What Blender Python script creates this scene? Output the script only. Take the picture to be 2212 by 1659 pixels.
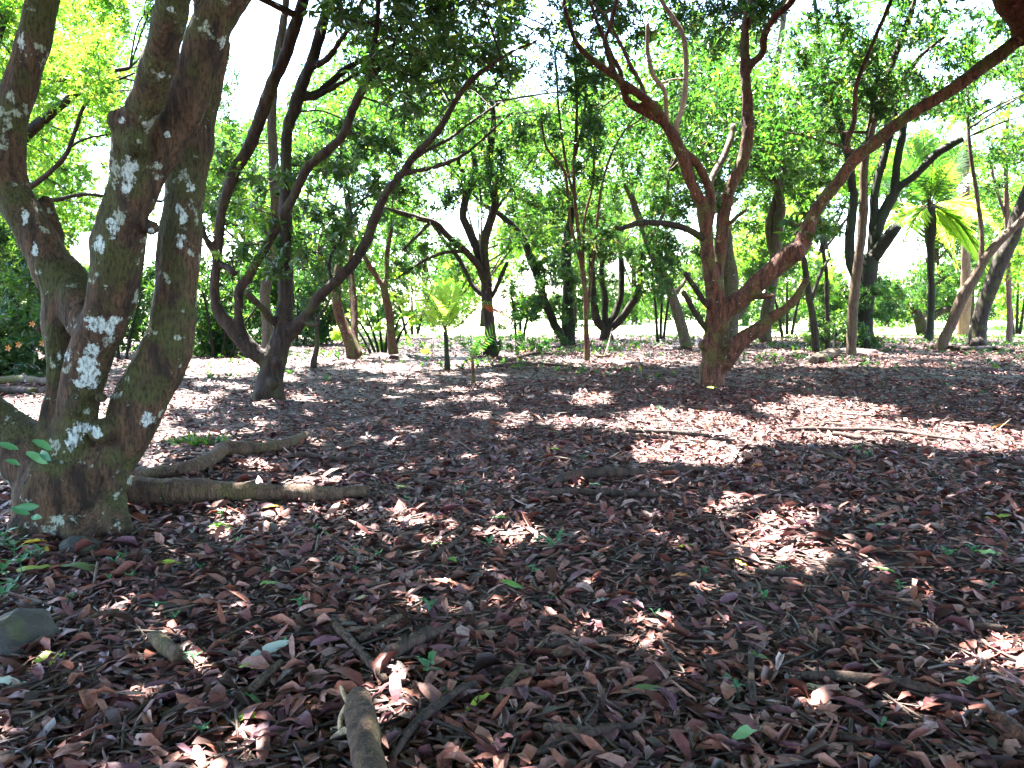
import bpy, math, random
import numpy as np
from mathutils import Vector, noise as mnoise

scene = bpy.context.scene
for o in list(bpy.data.objects):
    bpy.data.objects.remove(o)
random.seed(7)
RNG = np.random.default_rng(11)

# ------------------------------------------------------------------ camera, sky, sun, exposure
F, CU, CV = 1736.0, 1106.0, 829.5          # focal length and centre in units of a 2212 x 1659 frame
CAM_H, PITCH = 1.5, math.atan((829.5 - 668.0) / 1736.0)
SUN = np.array([-0.20, 0.40, 0.90]); SUN /= np.linalg.norm(SUN)
SUN_STRENGTH, SKY_STRENGTH, EXPOSURE = 5.0, 0.08, 4.35

cam = bpy.data.cameras.new("camera")
cam.sensor_fit = 'HORIZONTAL'; cam.sensor_width = 36.0; cam.lens = 36.0 * F / 2212.0
cam.clip_start = 0.05; cam.clip_end = 2000.0
camo = bpy.data.objects.new("camera", cam)
scene.collection.objects.link(camo)
camo.location = (0, 0, CAM_H)
camo.rotation_euler = (math.pi / 2 - PITCH, 0, 0)
scene.camera = camo

world = bpy.data.worlds.new("World"); scene.world = world; world.use_nodes = True
wn = world.node_tree.nodes; wl = world.node_tree.links
for n in list(wn): wn.remove(n)
sky = wn.new('ShaderNodeTexSky'); sky.sky_type = 'NISHITA'; sky.sun_disc = False
sky.sun_elevation = math.asin(SUN[2]); sky.sun_rotation = math.atan2(SUN[0], SUN[1])
sky.air_density = 1.0; sky.dust_density = 0.8; sky.ozone_density = 1.6
bg = wn.new('ShaderNodeBackground'); bg.inputs[1].default_value = SKY_STRENGTH
wo = wn.new('ShaderNodeOutputWorld')
wl.new(sky.outputs[0], bg.inputs[0]); wl.new(bg.outputs[0], wo.inputs[0])

sl = bpy.data.lights.new("sun", 'SUN'); sl.energy = SUN_STRENGTH; sl.angle = math.radians(0.53); sl.color = (1.0, 0.95, 0.88)
so = bpy.data.objects.new("sun", sl); scene.collection.objects.link(so)
so.rotation_euler = Vector(SUN).to_track_quat('Z', 'Y').to_euler()
so.location = (0, 0, 40)

vs = scene.view_settings
vs.view_transform = 'Standard'; vs.look = 'None'; vs.gamma = 1.0; vs.use_curve_mapping = False; vs.exposure = EXPOSURE
cy = scene.cycles
cy.max_bounces = 7; cy.diffuse_bounces = 5; cy.glossy_bounces = 2; cy.transmission_bounces = 4; cy.transparent_max_bounces = 4
cy.caustics_reflective = False; cy.caustics_refractive = False
cy.use_denoising = True; cy.sample_clamp_indirect = 6.0

# ------------------------------------------------------------------ camera geometry helpers
CP, SP = math.cos(PITCH), math.sin(PITCH)
def ray(u, v):
    px, py = (u - CU) / F, (CV - v) / F
    return np.array([px, CP + py * SP, -SP + py * CP])
def P(u, v, Y):
    d = ray(u, v); return np.array([0, 0, CAM_H]) + d * (Y / d[1])
def gz(x, y):
    x = np.asarray(x, float); y = np.asarray(y, float)
    return (0.022 * np.sin(1.3 * x + .7 * y) + 0.018 * np.sin(.9 * y - 1.7 * x + 2.0) + 0.012 * np.sin(3.1 * x + 2.3 * y + 1.0)) * np.clip(1.5 - np.abs(y) / 40, 0, 1)
def G(u, v):
    d = ray(u, v); t = CAM_H / -d[2]
    p = np.array([0, 0, CAM_H]) + d * t
    p[2] = float(gz(p[0], p[1])); return p
def to_uv(p):
    p = np.asarray(p, float); q = p - np.array([0, 0, CAM_H])
    yc = q[:, 1] * CP - q[:, 2] * SP
    zc = q[:, 1] * SP + q[:, 2] * CP
    yc = np.where(np.abs(yc) < 1e-3, 1e-3, yc)
    return CU + F * q[:, 0] / yc, CV - F * zc / yc, yc
def unit(a):
    return a / np.maximum(np.linalg.norm(a, axis=-1, keepdims=True), 1e-9)

# ------------------------------------------------------------------ object helpers
COL = scene.collection
def tag(o, label=None, cat=None, group=None, kind=None):
    if label: o['label'] = label
    if cat: o['category'] = cat
    if group: o['group'] = group
    if kind: o['kind'] = kind
    return o
def empty(name, loc, label=None, cat=None, group=None):
    o = bpy.data.objects.new(name, None); COL.objects.link(o); o.location = [float(c) for c in loc]
    o.empty_display_size = 0.2
    return tag(o, label, cat, group)
def mk_mesh(name, V, tris=None, quads=None, mats=(), matidx=None, rnd=None, smooth=False):
    V = np.asarray(V, np.float32)
    ls, starts, tot, nf = [], [], [], 0
    off = 0
    for a, k in ((tris, 3), (quads, 4)):
        if a is None or len(a) == 0: continue
        a = np.asarray(a, np.int32)
        ls.append(a.ravel()); starts.append(off + np.arange(len(a), dtype=np.int32) * k)
        off += a.size; nf += len(a)
    me = bpy.data.meshes.new(name)
    me.vertices.add(len(V)); me.vertices.foreach_set('co', V.ravel())
    L = np.concatenate(ls); S = np.concatenate(starts)
    me.loops.add(len(L)); me.loops.foreach_set('vertex_index', L)
    me.polygons.add(nf); me.polygons.foreach_set('loop_start', S)
    if smooth: me.polygons.foreach_set('use_smooth', np.ones(nf, bool))
    else: me.polygons.foreach_set('use_smooth', np.zeros(nf, bool))
    for m in mats: me.materials.append(m)
    if matidx is not None: me.polygons.foreach_set('material_index', np.asarray(matidx, np.int32))
    if rnd is not None:
        at = me.attributes.new('rnd', 'FLOAT', 'FACE'); at.data.foreach_set('value', np.asarray(rnd, np.float32))
    me.update(calc_edges=True)
    return me
def link(name, me, parent=None, loc=None):
    o = bpy.data.objects.new(name, me); COL.objects.link(o)
    if parent is not None: o.parent = parent
    if loc is not None: o.location = [float(c) for c in loc]
    return o

# ------------------------------------------------------------------ materials
def newmat(name):
    m = bpy.data.materials.new(name); m.use_nodes = True
    nt = m.node_tree
    for n in list(nt.nodes): nt.nodes.remove(n)
    out = nt.nodes.new('ShaderNodeOutputMaterial')
    return m, nt, out
def N(nt, typ, **kw):
    n = nt.nodes.new(typ)
    for k, v in kw.items():
        if k in ('operation', 'blend_type', 'data_type', 'attribute_name', 'noise_dimensions', 'feature', 'interpolation_type'): setattr(n, k, v)
        else: n.inputs[k].default_value = v
    return n
def ramp(nt, stops, fac, interp='LINEAR'):
    r = nt.nodes.new('ShaderNodeValToRGB'); cr = r.color_ramp; cr.interpolation = interp
    while len(cr.elements) < len(stops): cr.elements.new(0.5)
    for e, (p, c) in zip(cr.elements, stops):
        e.position = p; e.color = (*c, 1) if len(c) == 3 else c
    nt.links.new(fac, r.inputs[0]); return r
def mixc(nt, fac, a, b):
    n = nt.nodes.new('ShaderNodeMix'); n.data_type = 'RGBA'
    if isinstance(fac, float): n.inputs[0].default_value = fac
    else: nt.links.new(fac, n.inputs[0])
    for s, i in ((a, 6), (b, 7)):
        if isinstance(s, tuple): n.inputs[i].default_value = (*s, 1)
        else: nt.links.new(s, n.inputs[i])
    return n.outputs[2]
def noise_tex(nt, scale, detail=4, rough=.6, stretch=None, dist=0.0):
    tc = nt.nodes.new('ShaderNodeNewGeometry')
    src = tc.outputs['Position']
    if stretch:
        mp = nt.nodes.new('ShaderNodeMapping'); mp.inputs['Scale'].default_value = stretch
        nt.links.new(src, mp.inputs[0]); src = mp.outputs[0]
    n = nt.nodes.new('ShaderNodeTexNoise'); n.inputs['Scale'].default_value = scale
    n.inputs['Detail'].default_value = detail; n.inputs['Roughness'].default_value = rough; n.inputs['Distortion'].default_value = dist
    nt.links.new(src, n.inputs['Vector']); return n.outputs['Fac']
def step(nt, x, a, b):
    n = nt.nodes.new('ShaderNodeMapRange'); n.interpolation_type = 'SMOOTHSTEP'
    n.inputs[1].default_value = a; n.inputs[2].default_value = b
    nt.links.new(x, n.inputs[0]); return n.outputs[0]
def bump(nt, h, strength, dist):
    b = nt.nodes.new('ShaderNodeBump'); b.inputs['Strength'].default_value = strength; b.inputs['Distance'].default_value = dist
    nt.links.new(h, b.inputs['Height']); return b.outputs[0]

def leaf_mat(name, stops, trans_stops, tfac=.45, rough=.38, spec=.5):
    m, nt, out = newmat(name)
    at = N(nt, 'ShaderNodeAttribute', attribute_name='rnd')
    c = ramp(nt, stops, at.outputs['Fac']); t = ramp(nt, trans_stops, at.outputs['Fac'])
    p = nt.nodes.new('ShaderNodeBsdfPrincipled'); p.inputs['Roughness'].default_value = rough
    p.inputs['Specular IOR Level'].default_value = spec
    nt.links.new(c.outputs[0], p.inputs['Base Color'])
    tr = nt.nodes.new('ShaderNodeBsdfTranslucent'); nt.links.new(t.outputs[0], tr.inputs[0])
    mx = nt.nodes.new('ShaderNodeMixShader'); mx.inputs[0].default_value = tfac
    nt.links.new(p.outputs[0], mx.inputs[1]); nt.links.new(tr.outputs[0], mx.inputs[2])
    nt.links.new(mx.outputs[0], out.inputs[0]); return m

M = {}
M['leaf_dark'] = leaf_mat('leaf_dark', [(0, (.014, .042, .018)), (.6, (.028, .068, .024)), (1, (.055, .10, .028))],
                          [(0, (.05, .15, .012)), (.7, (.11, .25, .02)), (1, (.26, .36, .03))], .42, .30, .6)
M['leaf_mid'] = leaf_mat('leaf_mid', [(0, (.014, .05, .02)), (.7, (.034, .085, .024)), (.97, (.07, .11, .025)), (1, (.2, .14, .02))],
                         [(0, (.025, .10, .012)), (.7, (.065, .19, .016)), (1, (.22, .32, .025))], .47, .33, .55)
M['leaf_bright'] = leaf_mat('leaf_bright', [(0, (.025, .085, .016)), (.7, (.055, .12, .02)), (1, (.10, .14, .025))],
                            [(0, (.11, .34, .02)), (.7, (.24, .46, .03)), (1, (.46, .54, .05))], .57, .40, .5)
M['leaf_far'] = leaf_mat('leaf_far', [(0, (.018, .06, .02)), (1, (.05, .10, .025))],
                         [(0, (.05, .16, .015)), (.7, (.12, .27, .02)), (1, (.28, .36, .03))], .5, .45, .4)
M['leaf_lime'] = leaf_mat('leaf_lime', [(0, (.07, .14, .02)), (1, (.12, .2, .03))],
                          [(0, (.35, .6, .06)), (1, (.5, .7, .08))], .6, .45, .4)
M['leaf_seedling'] = leaf_mat('leaf_seedling', [(0, (.04, .15, .07)), (1, (.08, .22, .09))],
                              [(0, (.05, .2, .05)), (1, (.1, .28, .06))], .3, .4, .5)
M['leaf_dead_frond'] = leaf_mat('leaf_dead_frond', [(0, (.30, .07, .02)), (1, (.45, .14, .03))],
                                [(0, (.55, .14, .02)), (1, (.7, .25, .04))], .5, .5, .3)
M['leaf_seedling'].name = 'leaf_seedling'

LITTER = [(0, (.016, .008, .008)), (.16, (.045, .017, .013)), (.34, (.135, .040, .030)), (.48, (.105, .046, .064)),
          (.62, (.21, .068, .044)), (.78, (.26, .11, .080)), (.91, (.31, .18, .16)), (1, (.42, .31, .30))]
def litter_mat(name, stops, rough=.5, tr=0.0):
    m, nt, out = newmat(name)
    at = N(nt, 'ShaderNodeAttribute', attribute_name='rnd')
    c = ramp(nt, stops, at.outputs['Fac'])
    nz = noise_tex(nt, 60, 3)
    k = nt.nodes.new('ShaderNodeMapRange'); nt.links.new(nz, k.inputs[0]); k.inputs[1].default_value = .3; k.inputs[2].default_value = .7
    k.inputs[3].default_value = .62; k.inputs[4].default_value = 1.25
    mul = nt.nodes.new('ShaderNodeVectorMath'); mul.operation = 'SCALE'
    nt.links.new(c.outputs[0], mul.inputs[0]); nt.links.new(k.outputs[0], mul.inputs['Scale'])
    p = nt.nodes.new('ShaderNodeBsdfPrincipled'); p.inputs['Roughness'].default_value = rough
    p.inputs['Specular IOR Level'].default_value = .28
    nt.links.new(mul.outputs[0], p.inputs['Base Color'])
    nt.links.new(bump(nt, nz, .35, .003), p.inputs['Normal'])
    nt.links.new(p.outputs[0], out.inputs[0]); return m
M['litter'] = litter_mat('litter', LITTER)
M['twig'] = litter_mat('twig', [(0, (.025, .018, .015)), (.5, (.06, .04, .03)), (1, (.13, .09, .065))], .6)

def fallen_mat(name, a, b, spot=(.1, .05, .02), tf=.2, rough=.4):
    m, nt, out = newmat(name)
    nz = noise_tex(nt, 35, 4)
    c = mixc(nt, nz, a, b)
    c = mixc(nt, step(nt, noise_tex(nt, 90, 2), .62, .7), c, spot)
    p = nt.nodes.new('ShaderNodeBsdfPrincipled'); p.inputs['Roughness'].default_value = rough
    nt.links.new(c, p.inputs['Base Color'])
    tr = nt.nodes.new('ShaderNodeBsdfTranslucent'); nt.links.new(c, tr.inputs[0])
    mx = nt.nodes.new('ShaderNodeMixShader'); mx.inputs[0].default_value = tf
    nt.links.new(p.outputs[0], mx.inputs[1]); nt.links.new(tr.outputs[0], mx.inputs[2])
    nt.links.new(mx.outputs[0], out.inputs[0]); return m
M['f_green'] = fallen_mat('fallen_green', (.10, .24, .04), (.16, .32, .05), (.2, .22, .04))
M['f_lightgreen'] = fallen_mat('fallen_light_green', (.20, .38, .16), (.28, .48, .2), (.2, .36, .12))
M['f_dullgreen'] = fallen_mat('fallen_dull_green', (.09, .15, .05), (.14, .18, .07), (.12, .09, .04))
M['f_darkgreen'] = fallen_mat('fallen_dark_green', (.03, .09, .03), (.05, .12, .04), (.04, .07, .02))
M['f_lime'] = fallen_mat('fallen_lime', (.26, .36, .05), (.36, .42, .06), (.3, .28, .05))
M['f_yellow'] = fallen_mat('fallen_yellow', (.50, .32, .03), (.6, .4, .05), (.3, .14, .02))
M['f_orange'] = fallen_mat('fallen_orange', (.50, .17, .03), (.55, .24, .05), (.3, .1, .03))
M['f_red'] = fallen_mat('fallen_red', (.45, .06, .03), (.5, .12, .05), (.25, .05, .02))
M['f_silver'] = fallen_mat('fallen_silver', (.36, .42, .38), (.48, .52, .46), (.18, .3, .16))
M['f_palestraw'] = fallen_mat('fallen_straw', (.38, .30, .17), (.48, .40, .25), (.3, .2, .1))

def bark_mat(name, base, dark, moss, moss_amt, lichen, lich_amt, scale=1.0, spots=False, bumpd=.02):
    m, nt, out = newmat(name)
    streak = noise_tex(nt, 14 * scale, 6, .65, (1, 1, .16), .4)
    fine = noise_tex(nt, 60 * scale, 4, .6, (1, 1, .35))
    big = noise_tex(nt, 2.6 * scale, 4, .6)
    patch = noise_tex(nt, 7 * scale, 5, .62)
    c = mixc(nt, step(nt, streak, .34, .62), dark, base)
    if moss_amt > 0:
        c = mixc(nt, step(nt, big, .62 - moss_amt * .3, .72 - moss_amt * .2), c, moss)
    lf = step(nt, patch, .74 - lich_amt * .2, .78 - lich_amt * .2)
    c = mixc(nt, lf, c, lichen)
    if spots:
        at = N(nt, 'ShaderNodeAttribute', attribute_name='lichen')
        nz = noise_tex(nt, 22, 6, .7)
        ad = N(nt, 'ShaderNodeMath', operation='ADD'); nt.links.new(at.outputs['Fac'], ad.inputs[0]); nt.links.new(nz, ad.inputs[1])
        lf2 = step(nt, ad.outputs[0], .93, 1.0)
        pale = mixc(nt, fine, (.38, .44, .44), (.60, .66, .66))
        c = mixc(nt, lf2, c, pale)
    c = mixc(nt, step(nt, fine, .25, .6), tuple(x * .6 for x in dark), c)
    p = nt.nodes.new('ShaderNodeBsdfPrincipled'); p.inputs['Roughness'].default_value = .82
    p.inputs['Specular IOR Level'].default_value = .25
    nt.links.new(c, p.inputs['Base Color'])
    hs = N(nt, 'ShaderNodeMath', operation='MULTIPLY_ADD'); nt.links.new(fine, hs.inputs[0]); hs.inputs[1].default_value = .4; nt.links.new(streak, hs.inputs[2])
    nt.links.new(bump(nt, hs.outputs[0], .9, bumpd), p.inputs['Normal'])
    nt.links.new(p.outputs[0], out.inputs[0]); return m
M['bark_hero'] = bark_mat('bark_hero', (.105, .058, .034), (.022, .014, .011), (.058, .058, .018), .62, (.30, .33, .27), .7, 1.0, True, .06)
M['bark_dark'] = bark_mat('bark_dark', (.042, .028, .021), (.012, .008, .007), (.042, .043, .013), .35, (.20, .20, .16), .42)
M['bark_red'] = bark_mat('bark_red', (.16, .062, .036), (.030, .015, .012), (.095, .080, .025), .5, (.33, .24, .17), .55, 1.0, False, .06)
M['bark_pale'] = bark_mat('bark_pale', (.12, .088, .064), (.05, .036, .028), (.085, .085, .03), .4, (.35, .35, .30), .5)
M['bark_pink'] = bark_mat('bark_pink', (.20, .115, .10), (.10, .055, .046), (.15, .14, .08), .2, (.35, .33, .30), .3)
M['bark_bleached'] = bark_mat('bark_bleached', (.42, .34, .28), (.24, .16, .12), (.2, .16, .1), .1, (.55, .52, .46), .5)
M['bark_log'] = bark_mat('bark_log', (.13, .082, .055), (.05, .03, .022), (.10, .08, .035), .35, (.24, .21, .15), .4, 1.5, False, .04)
M['bark_rot'] = bark_mat('bark_rot', (.07, .042, .032), (.022, .016, .014), (.05, .04, .025), .2, (.14, .11, .09), .3)
M['wood_pale'] = bark_mat('wood_pale', (.55, .42, .27), (.38, .26, .16), (.5, .38, .25), .1, (.6, .5, .35), .3)
M['bark_vine'] = bark_mat('bark_vine', (.028, .023, .016), (.010, .010, .008), (.02, .032, .012), .5, (.1, .1, .08), .2)

# ground
m, nt, out = newmat('forest_floor')
big = noise_tex(nt, .55, 4); med = noise_tex(nt, 9, 6, .7); fine = noise_tex(nt, 55, 5, .7)
c = mixc(nt, step(nt, big, .38, .62), (.085, .033, .022), (.044, .028, .031))
c = mixc(nt, step(nt, med, .3, .7), (.028, .017, .014), c)
c = mixc(nt, step(nt, fine, .58, .78), c, (.12, .065, .05))
p = nt.nodes.new('ShaderNodeBsdfPrincipled'); p.inputs['Roughness'].default_value = .6; p.inputs['Specular IOR Level'].default_value = .3
nt.links.new(c, p.inputs['Base Color'])
hs = N(nt, 'ShaderNodeMath', operation='MULTIPLY_ADD'); nt.links.new(fine, hs.inputs[0]); hs.inputs[1].default_value = .35; nt.links.new(med, hs.inputs[2])
nt.links.new(bump(nt, hs.outputs[0], 1.0, .05), p.inputs['Normal']); nt.links.new(p.outputs[0], out.inputs[0])
M['floor'] = m
m, nt, out = newmat('lawn_grass')
c = mixc(nt, noise_tex(nt, .35, 5, .6), (.16, .24, .07), (.30, .34, .16))
c = mixc(nt, noise_tex(nt, 12, 4, .7), c, (.24, .30, .10))
p = nt.nodes.new('ShaderNodeBsdfPrincipled'); p.inputs['Roughness'].default_value = .7; p.inputs['Specular IOR Level'].default_value = .3
nt.links.new(c, p.inputs['Base Color']); nt.links.new(bump(nt, noise_tex(nt, 40, 4), .8, .05), p.inputs['Normal']); nt.links.new(p.outputs[0], out.inputs[0])
M['lawn'] = m
m, nt, out = newmat('stone_mossy')
c = mixc(nt, noise_tex(nt, 14, 5), (.020, .019, .018), (.055, .048, .042)); c = mixc(nt, step(nt, noise_tex(nt, 5, 4), .5, .62), c, (.05, .055, .025))
p = nt.nodes.new('ShaderNodeBsdfPrincipled'); p.inputs['Roughness'].default_value = .8
nt.links.new(c, p.inputs['Base Color']); nt.links.new(bump(nt, noise_tex(nt, 30, 5), .8, .02), p.inputs['Normal']); nt.links.new(p.outputs[0], out.inputs[0])
M['stone'] = m

# ------------------------------------------------------------------ geometry builders
def catmull(pts, rad, stepf=1.3, mins=.03):
    pts = np.asarray(pts, float); rad = np.asarray(rad, float)
    n = len(pts); op, orr = [], []
    ext = np.vstack([2 * pts[0] - pts[1], pts, 2 * pts[-1] - pts[-2]])
    for i in range(n - 1):
        p0, p1, p2, p3 = ext[i], ext[i + 1], ext[i + 2], ext[i + 3]
        L = np.linalg.norm(p2 - p1)
        k = int(np.clip(math.ceil(L / max(mins, stepf * max(rad[i], rad[i + 1]))), 1, 14))
        for j in range(k):
            t = j / k; t2, t3 = t * t, t * t * t
            op.append(.5 * ((2 * p1) + (-p0 + p2) * t + (2 * p0 - 5 * p1 + 4 * p2 - p3) * t2 + (-p0 + 3 * p1 - 3 * p2 + p3) * t3))
            orr.append(rad[i] * (1 - t) + rad[i + 1] * t)
    op.append(pts[-1]); orr.append(rad[-1])
    return np.array(op), np.array(orr)

class Acc:
    def __init__(s): s.V, s.T, s.Q, s.RT, s.RQ, s.MT, s.MQ, s.n = [], [], [], [], [], [], [], 0
    def add(s, V, T=None, Q=None, rt=None, rq=None, mt=0):
        V = np.asarray(V, float)
        if T is not None and len(T):
            T = np.asarray(T, np.int64); s.T.append(T + s.n); s.RT.append(np.zeros(len(T)) if rt is None else rt); s.MT.append(np.full(len(T), mt))
        if Q is not None and len(Q):
            Q = np.asarray(Q, np.int64); s.Q.append(Q + s.n); s.RQ.append(np.zeros(len(Q)) if rq is None else rq); s.MQ.append(np.full(len(Q), mt))
        s.V.append(V); s.n += len(V)
    def tube(s, pts, rad, sides=8, rough=.08, seed=0, mt=0, smooth=True, rnd=0.0, flat=None):
        pts, rad = catmull(pts, rad) if smooth else (np.asarray(pts, float), np.asarray(rad, float))
        rg = np.random.default_rng(abs(int(seed)) + 1)
        n = len(pts)
        tan = np.gradient(pts, axis=0) if n > 2 else np.repeat((pts[1] - pts[0])[None], n, 0)
        tan = unit(tan)
        a = np.array([0, 0, 1.0]) if abs(tan[0][2]) < .9 else np.array([1.0, 0, 0])
        u = unit(np.cross(tan[0], a)); rings = []
        ang = np.arange(sides) * 2 * math.pi / sides
        ph = rg.random(6) * 6.28; s_ = np.cumsum(np.r_[0, np.linalg.norm(np.diff(pts, axis=0), axis=1)])
        for i in range(n):
            u = unit(u - tan[i] * np.dot(u, tan[i])); w = np.cross(tan[i], u)
            q = s_[i] / max(rad[i], .01)
            k = 1 + rough * (np.sin(2 * ang + ph[0] + .35 * q) * .5 + np.sin(3 * ang + ph[1] - .5 * q) * .5 + .6 * math.sin(.9 * q + ph[2]) * np.cos(ang + ph[3]) + .35 * math.sin(2.1 * q + ph[4]))
            r = rad[i] * k
            rings.append(pts[i] + np.outer(np.cos(ang) * r, u) + np.outer(np.sin(ang) * r, w))
        V = np.vstack(rings + [pts[:1] , pts[-1:]])
        Q = []
        for i in range(n - 1):
            b = i * sides; j = np.arange(sides); j2 = (j + 1) % sides
            Q.append(np.stack([b + j, b + j2, b + sides + j2, b + sides + j], 1))
        Q = np.vstack(Q); j = np.arange(sides); j2 = (j + 1) % sides
        c0 = n * sides; e = (n - 1) * sides
        T = np.vstack([np.stack([np.full(sides, c0), j2, j], 1), np.stack([np.full(sides, c0 + 1), e + j, e + j2], 1)])
        s.add(V, T, Q, np.full(len(T), rnd), np.full(len(Q), rnd), mt)
    def build(s, name, mats, origin=None, smooth=True, rnd=False):
        V = np.vstack(s.V)
        if origin is not None: V = V - np.asarray(origin)
        T = np.vstack(s.T) if s.T else None; Q = np.vstack(s.Q) if s.Q else None
        mi = np.concatenate(s.MT + s.MQ); r = np.concatenate(s.RT + s.RQ) if rnd else None
        return mk_mesh(name, V, T, Q, mats, mi if len(mats) > 1 else None, r, smooth)

def leaf2(base, d, s, L, W, fold=.18, droop=.12):
    n = np.cross(d, s); L = L[:, None]; W = W[:, None]
    m = base + d * L * .42
    V = np.stack([base, m + s * W / 2 + n * fold * W, base + d * L - n * droop * L, m - s * W / 2 + n * fold * W], 1).reshape(-1, 3)
    k = np.arange(len(base))[:, None] * 4
    T = np.stack([k + np.array([0, 1, 2]), k + np.array([0, 2, 3])], 1).reshape(-1, 3)
    return V, T, 2
def leaf4(base, d, s, L, W, droop=.2):
    n = np.cross(d, s); L = L[:, None]; W = W[:, None]
    a = base + d * L * .3; b = base + d * L * .68 - n * L * droop * .45
    V = np.stack([base, a + s * W * .5, b + s * W * .42, base + d * L - n * droop * L, b - s * W * .42, a - s * W * .5], 1).reshape(-1, 3)
    k = np.arange(len(base))[:, None] * 6
    T = np.stack([k + np.array(t) for t in ([0, 1, 5], [1, 2, 4], [1, 4, 5], [2, 3, 4])], 1).reshape(-1, 3)
    return V, T, 4
def leaf8(base, d, s, L, W, curl, bend):
    """curled leaf: base, two rows of three, tip"""
    n = np.cross(d, s); L_ = L[:, None]; W_ = W[:, None]; c = curl[:, None]; b = bend[:, None]
    def row(t, w):
        mid = base + d * L_ * t + n * b * L_ * (t * (1 - t) * 4)
        return [mid + s * W_ * w / 2 + n * c * W_ * w * .5, mid, mid - s * W_ * w / 2 + n * c * W_ * w * .5]
    V = np.stack([base] + row(.3, 1.0) + row(.68, .82) + [base + d * L_], 1).reshape(-1, 3)
    k = np.arange(len(base))[:, None] * 8
    T = np.stack([k + np.array(t) for t in ([0, 1, 2], [0, 2, 3], [1, 4, 5], [1, 5, 2], [2, 5, 6], [2, 6, 3], [4, 7, 5], [5, 7, 6])], 1).reshape(-1, 3)
    return V, T, 8

# sunlit spots on the forest floor: crown leaves above them are removed so the sun lands there
SPOTS = [(1240, 918, 75, 12), (1470, 920, 160, 32), (1430, 905, 60, 20), (1510, 985, 120, 28), (1420, 990, 60, 18), (1790, 892, 150, 30), (1760, 870, 60, 14),
         (1860, 935, 150, 22), (2080, 950, 140, 22), (2190, 962, 60, 18), (1640, 935, 90, 22), (1690, 1168, 92, 46), (1730, 1210, 50, 18), (1640, 1150, 50, 16), (2160, 1425, 80, 38),
         (925, 1135, 62, 13), (1105, 1168, 62, 16), (420, 1197, 72, 15), (318, 1497, 34, 22), (885, 1322, 30, 15), (960, 1295, 38, 20), (700, 1345, 26, 14),
         (450, 800, 110, 16), (385, 870, 75, 22), (330, 850, 40, 18), (300, 905, 50, 18), (340, 940, 60, 14), (560, 790, 60, 10), (700, 775, 80, 8), (820, 795, 80, 7), (1280, 860, 42, 12),
         (560, 1062, 34, 9), (560, 1012, 40, 10), (690, 1042, 70, 10), (1000, 788, 60, 6), (1580, 1095, 50, 10), (1850, 1120, 40, 8), (1120, 905, 30, 6), (620, 815, 40, 6)]
_rs = np.random.default_rng(41)
for _ in range(80): SPOTS.append((_rs.uniform(300, 1120), _rs.uniform(800, 985), _rs.uniform(8, 34), _rs.uniform(1.5, 5)))
for _ in range(40): SPOTS.append((_rs.uniform(560, 2212), _rs.uniform(765, 860), _rs.uniform(8, 30), _rs.uniform(.8, 2)))
for _ in range(18): SPOTS.append((_rs.uniform(0, 2212), _rs.uniform(980, 1659), _rs.uniform(8, 30), _rs.uniform(4, 12)))
SP_ARR = np.array(SPOTS, float)
def lit_mask(p):
    """True where a leaf at p would shade one of the sunlit openings"""
    t = p[:, 2] / SUN[2]
    g = p - t[:, None] * SUN
    ok = g[:, 1] > 1.2
    u, v, _ = to_uv(g)
    wob = 1 + .22 * np.sin(g[:, 0] * 7 + 1.3 * np.sin(g[:, 1] * 5)) + .18 * np.sin(g[:, 1] * 9 + g[:, 0] * 4)
    wob = wob * np.random.default_rng(len(p)).uniform(.55, 1.35, len(p))
    m = np.zeros(len(p), bool)
    for cu, cv, ru, rv in SP_ARR:
        m |= ((u - cu) / (ru * 1.12 + min(10, ru * .3))) ** 2 + ((v - cv) / (rv * 1.15 + min((cv - 668) * .02, rv * .4))) ** 2 < wob
    return m & ok

def rosettes(pos, per, rng, droop=.35, spread=.9):
    m = len(pos)
    ax = unit(rng.normal(size=(m, 3)) * .6 + np.array([0, 0, .35]))
    a = unit(np.cross(ax, rng.normal(size=(m, 3)))); b = np.cross(ax, a)
    ax = np.repeat(ax, per, 0); a = np.repeat(a, per, 0); b = np.repeat(b, per, 0); base = np.repeat(pos, per, 0)
    phi = np.tile(np.arange(per) * 2.4, m) + rng.random(m * per) * .9
    rad = a * np.cos(phi)[:, None] + b * np.sin(phi)[:, None]
    d = unit(rad * spread + ax * (rng.random((m * per, 1)) * .9 - .1) + np.array([0, 0, -droop]))
    s = unit(np.cross(ax + rng.normal(size=d.shape) * .25, d))
    return base, d, s

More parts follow.
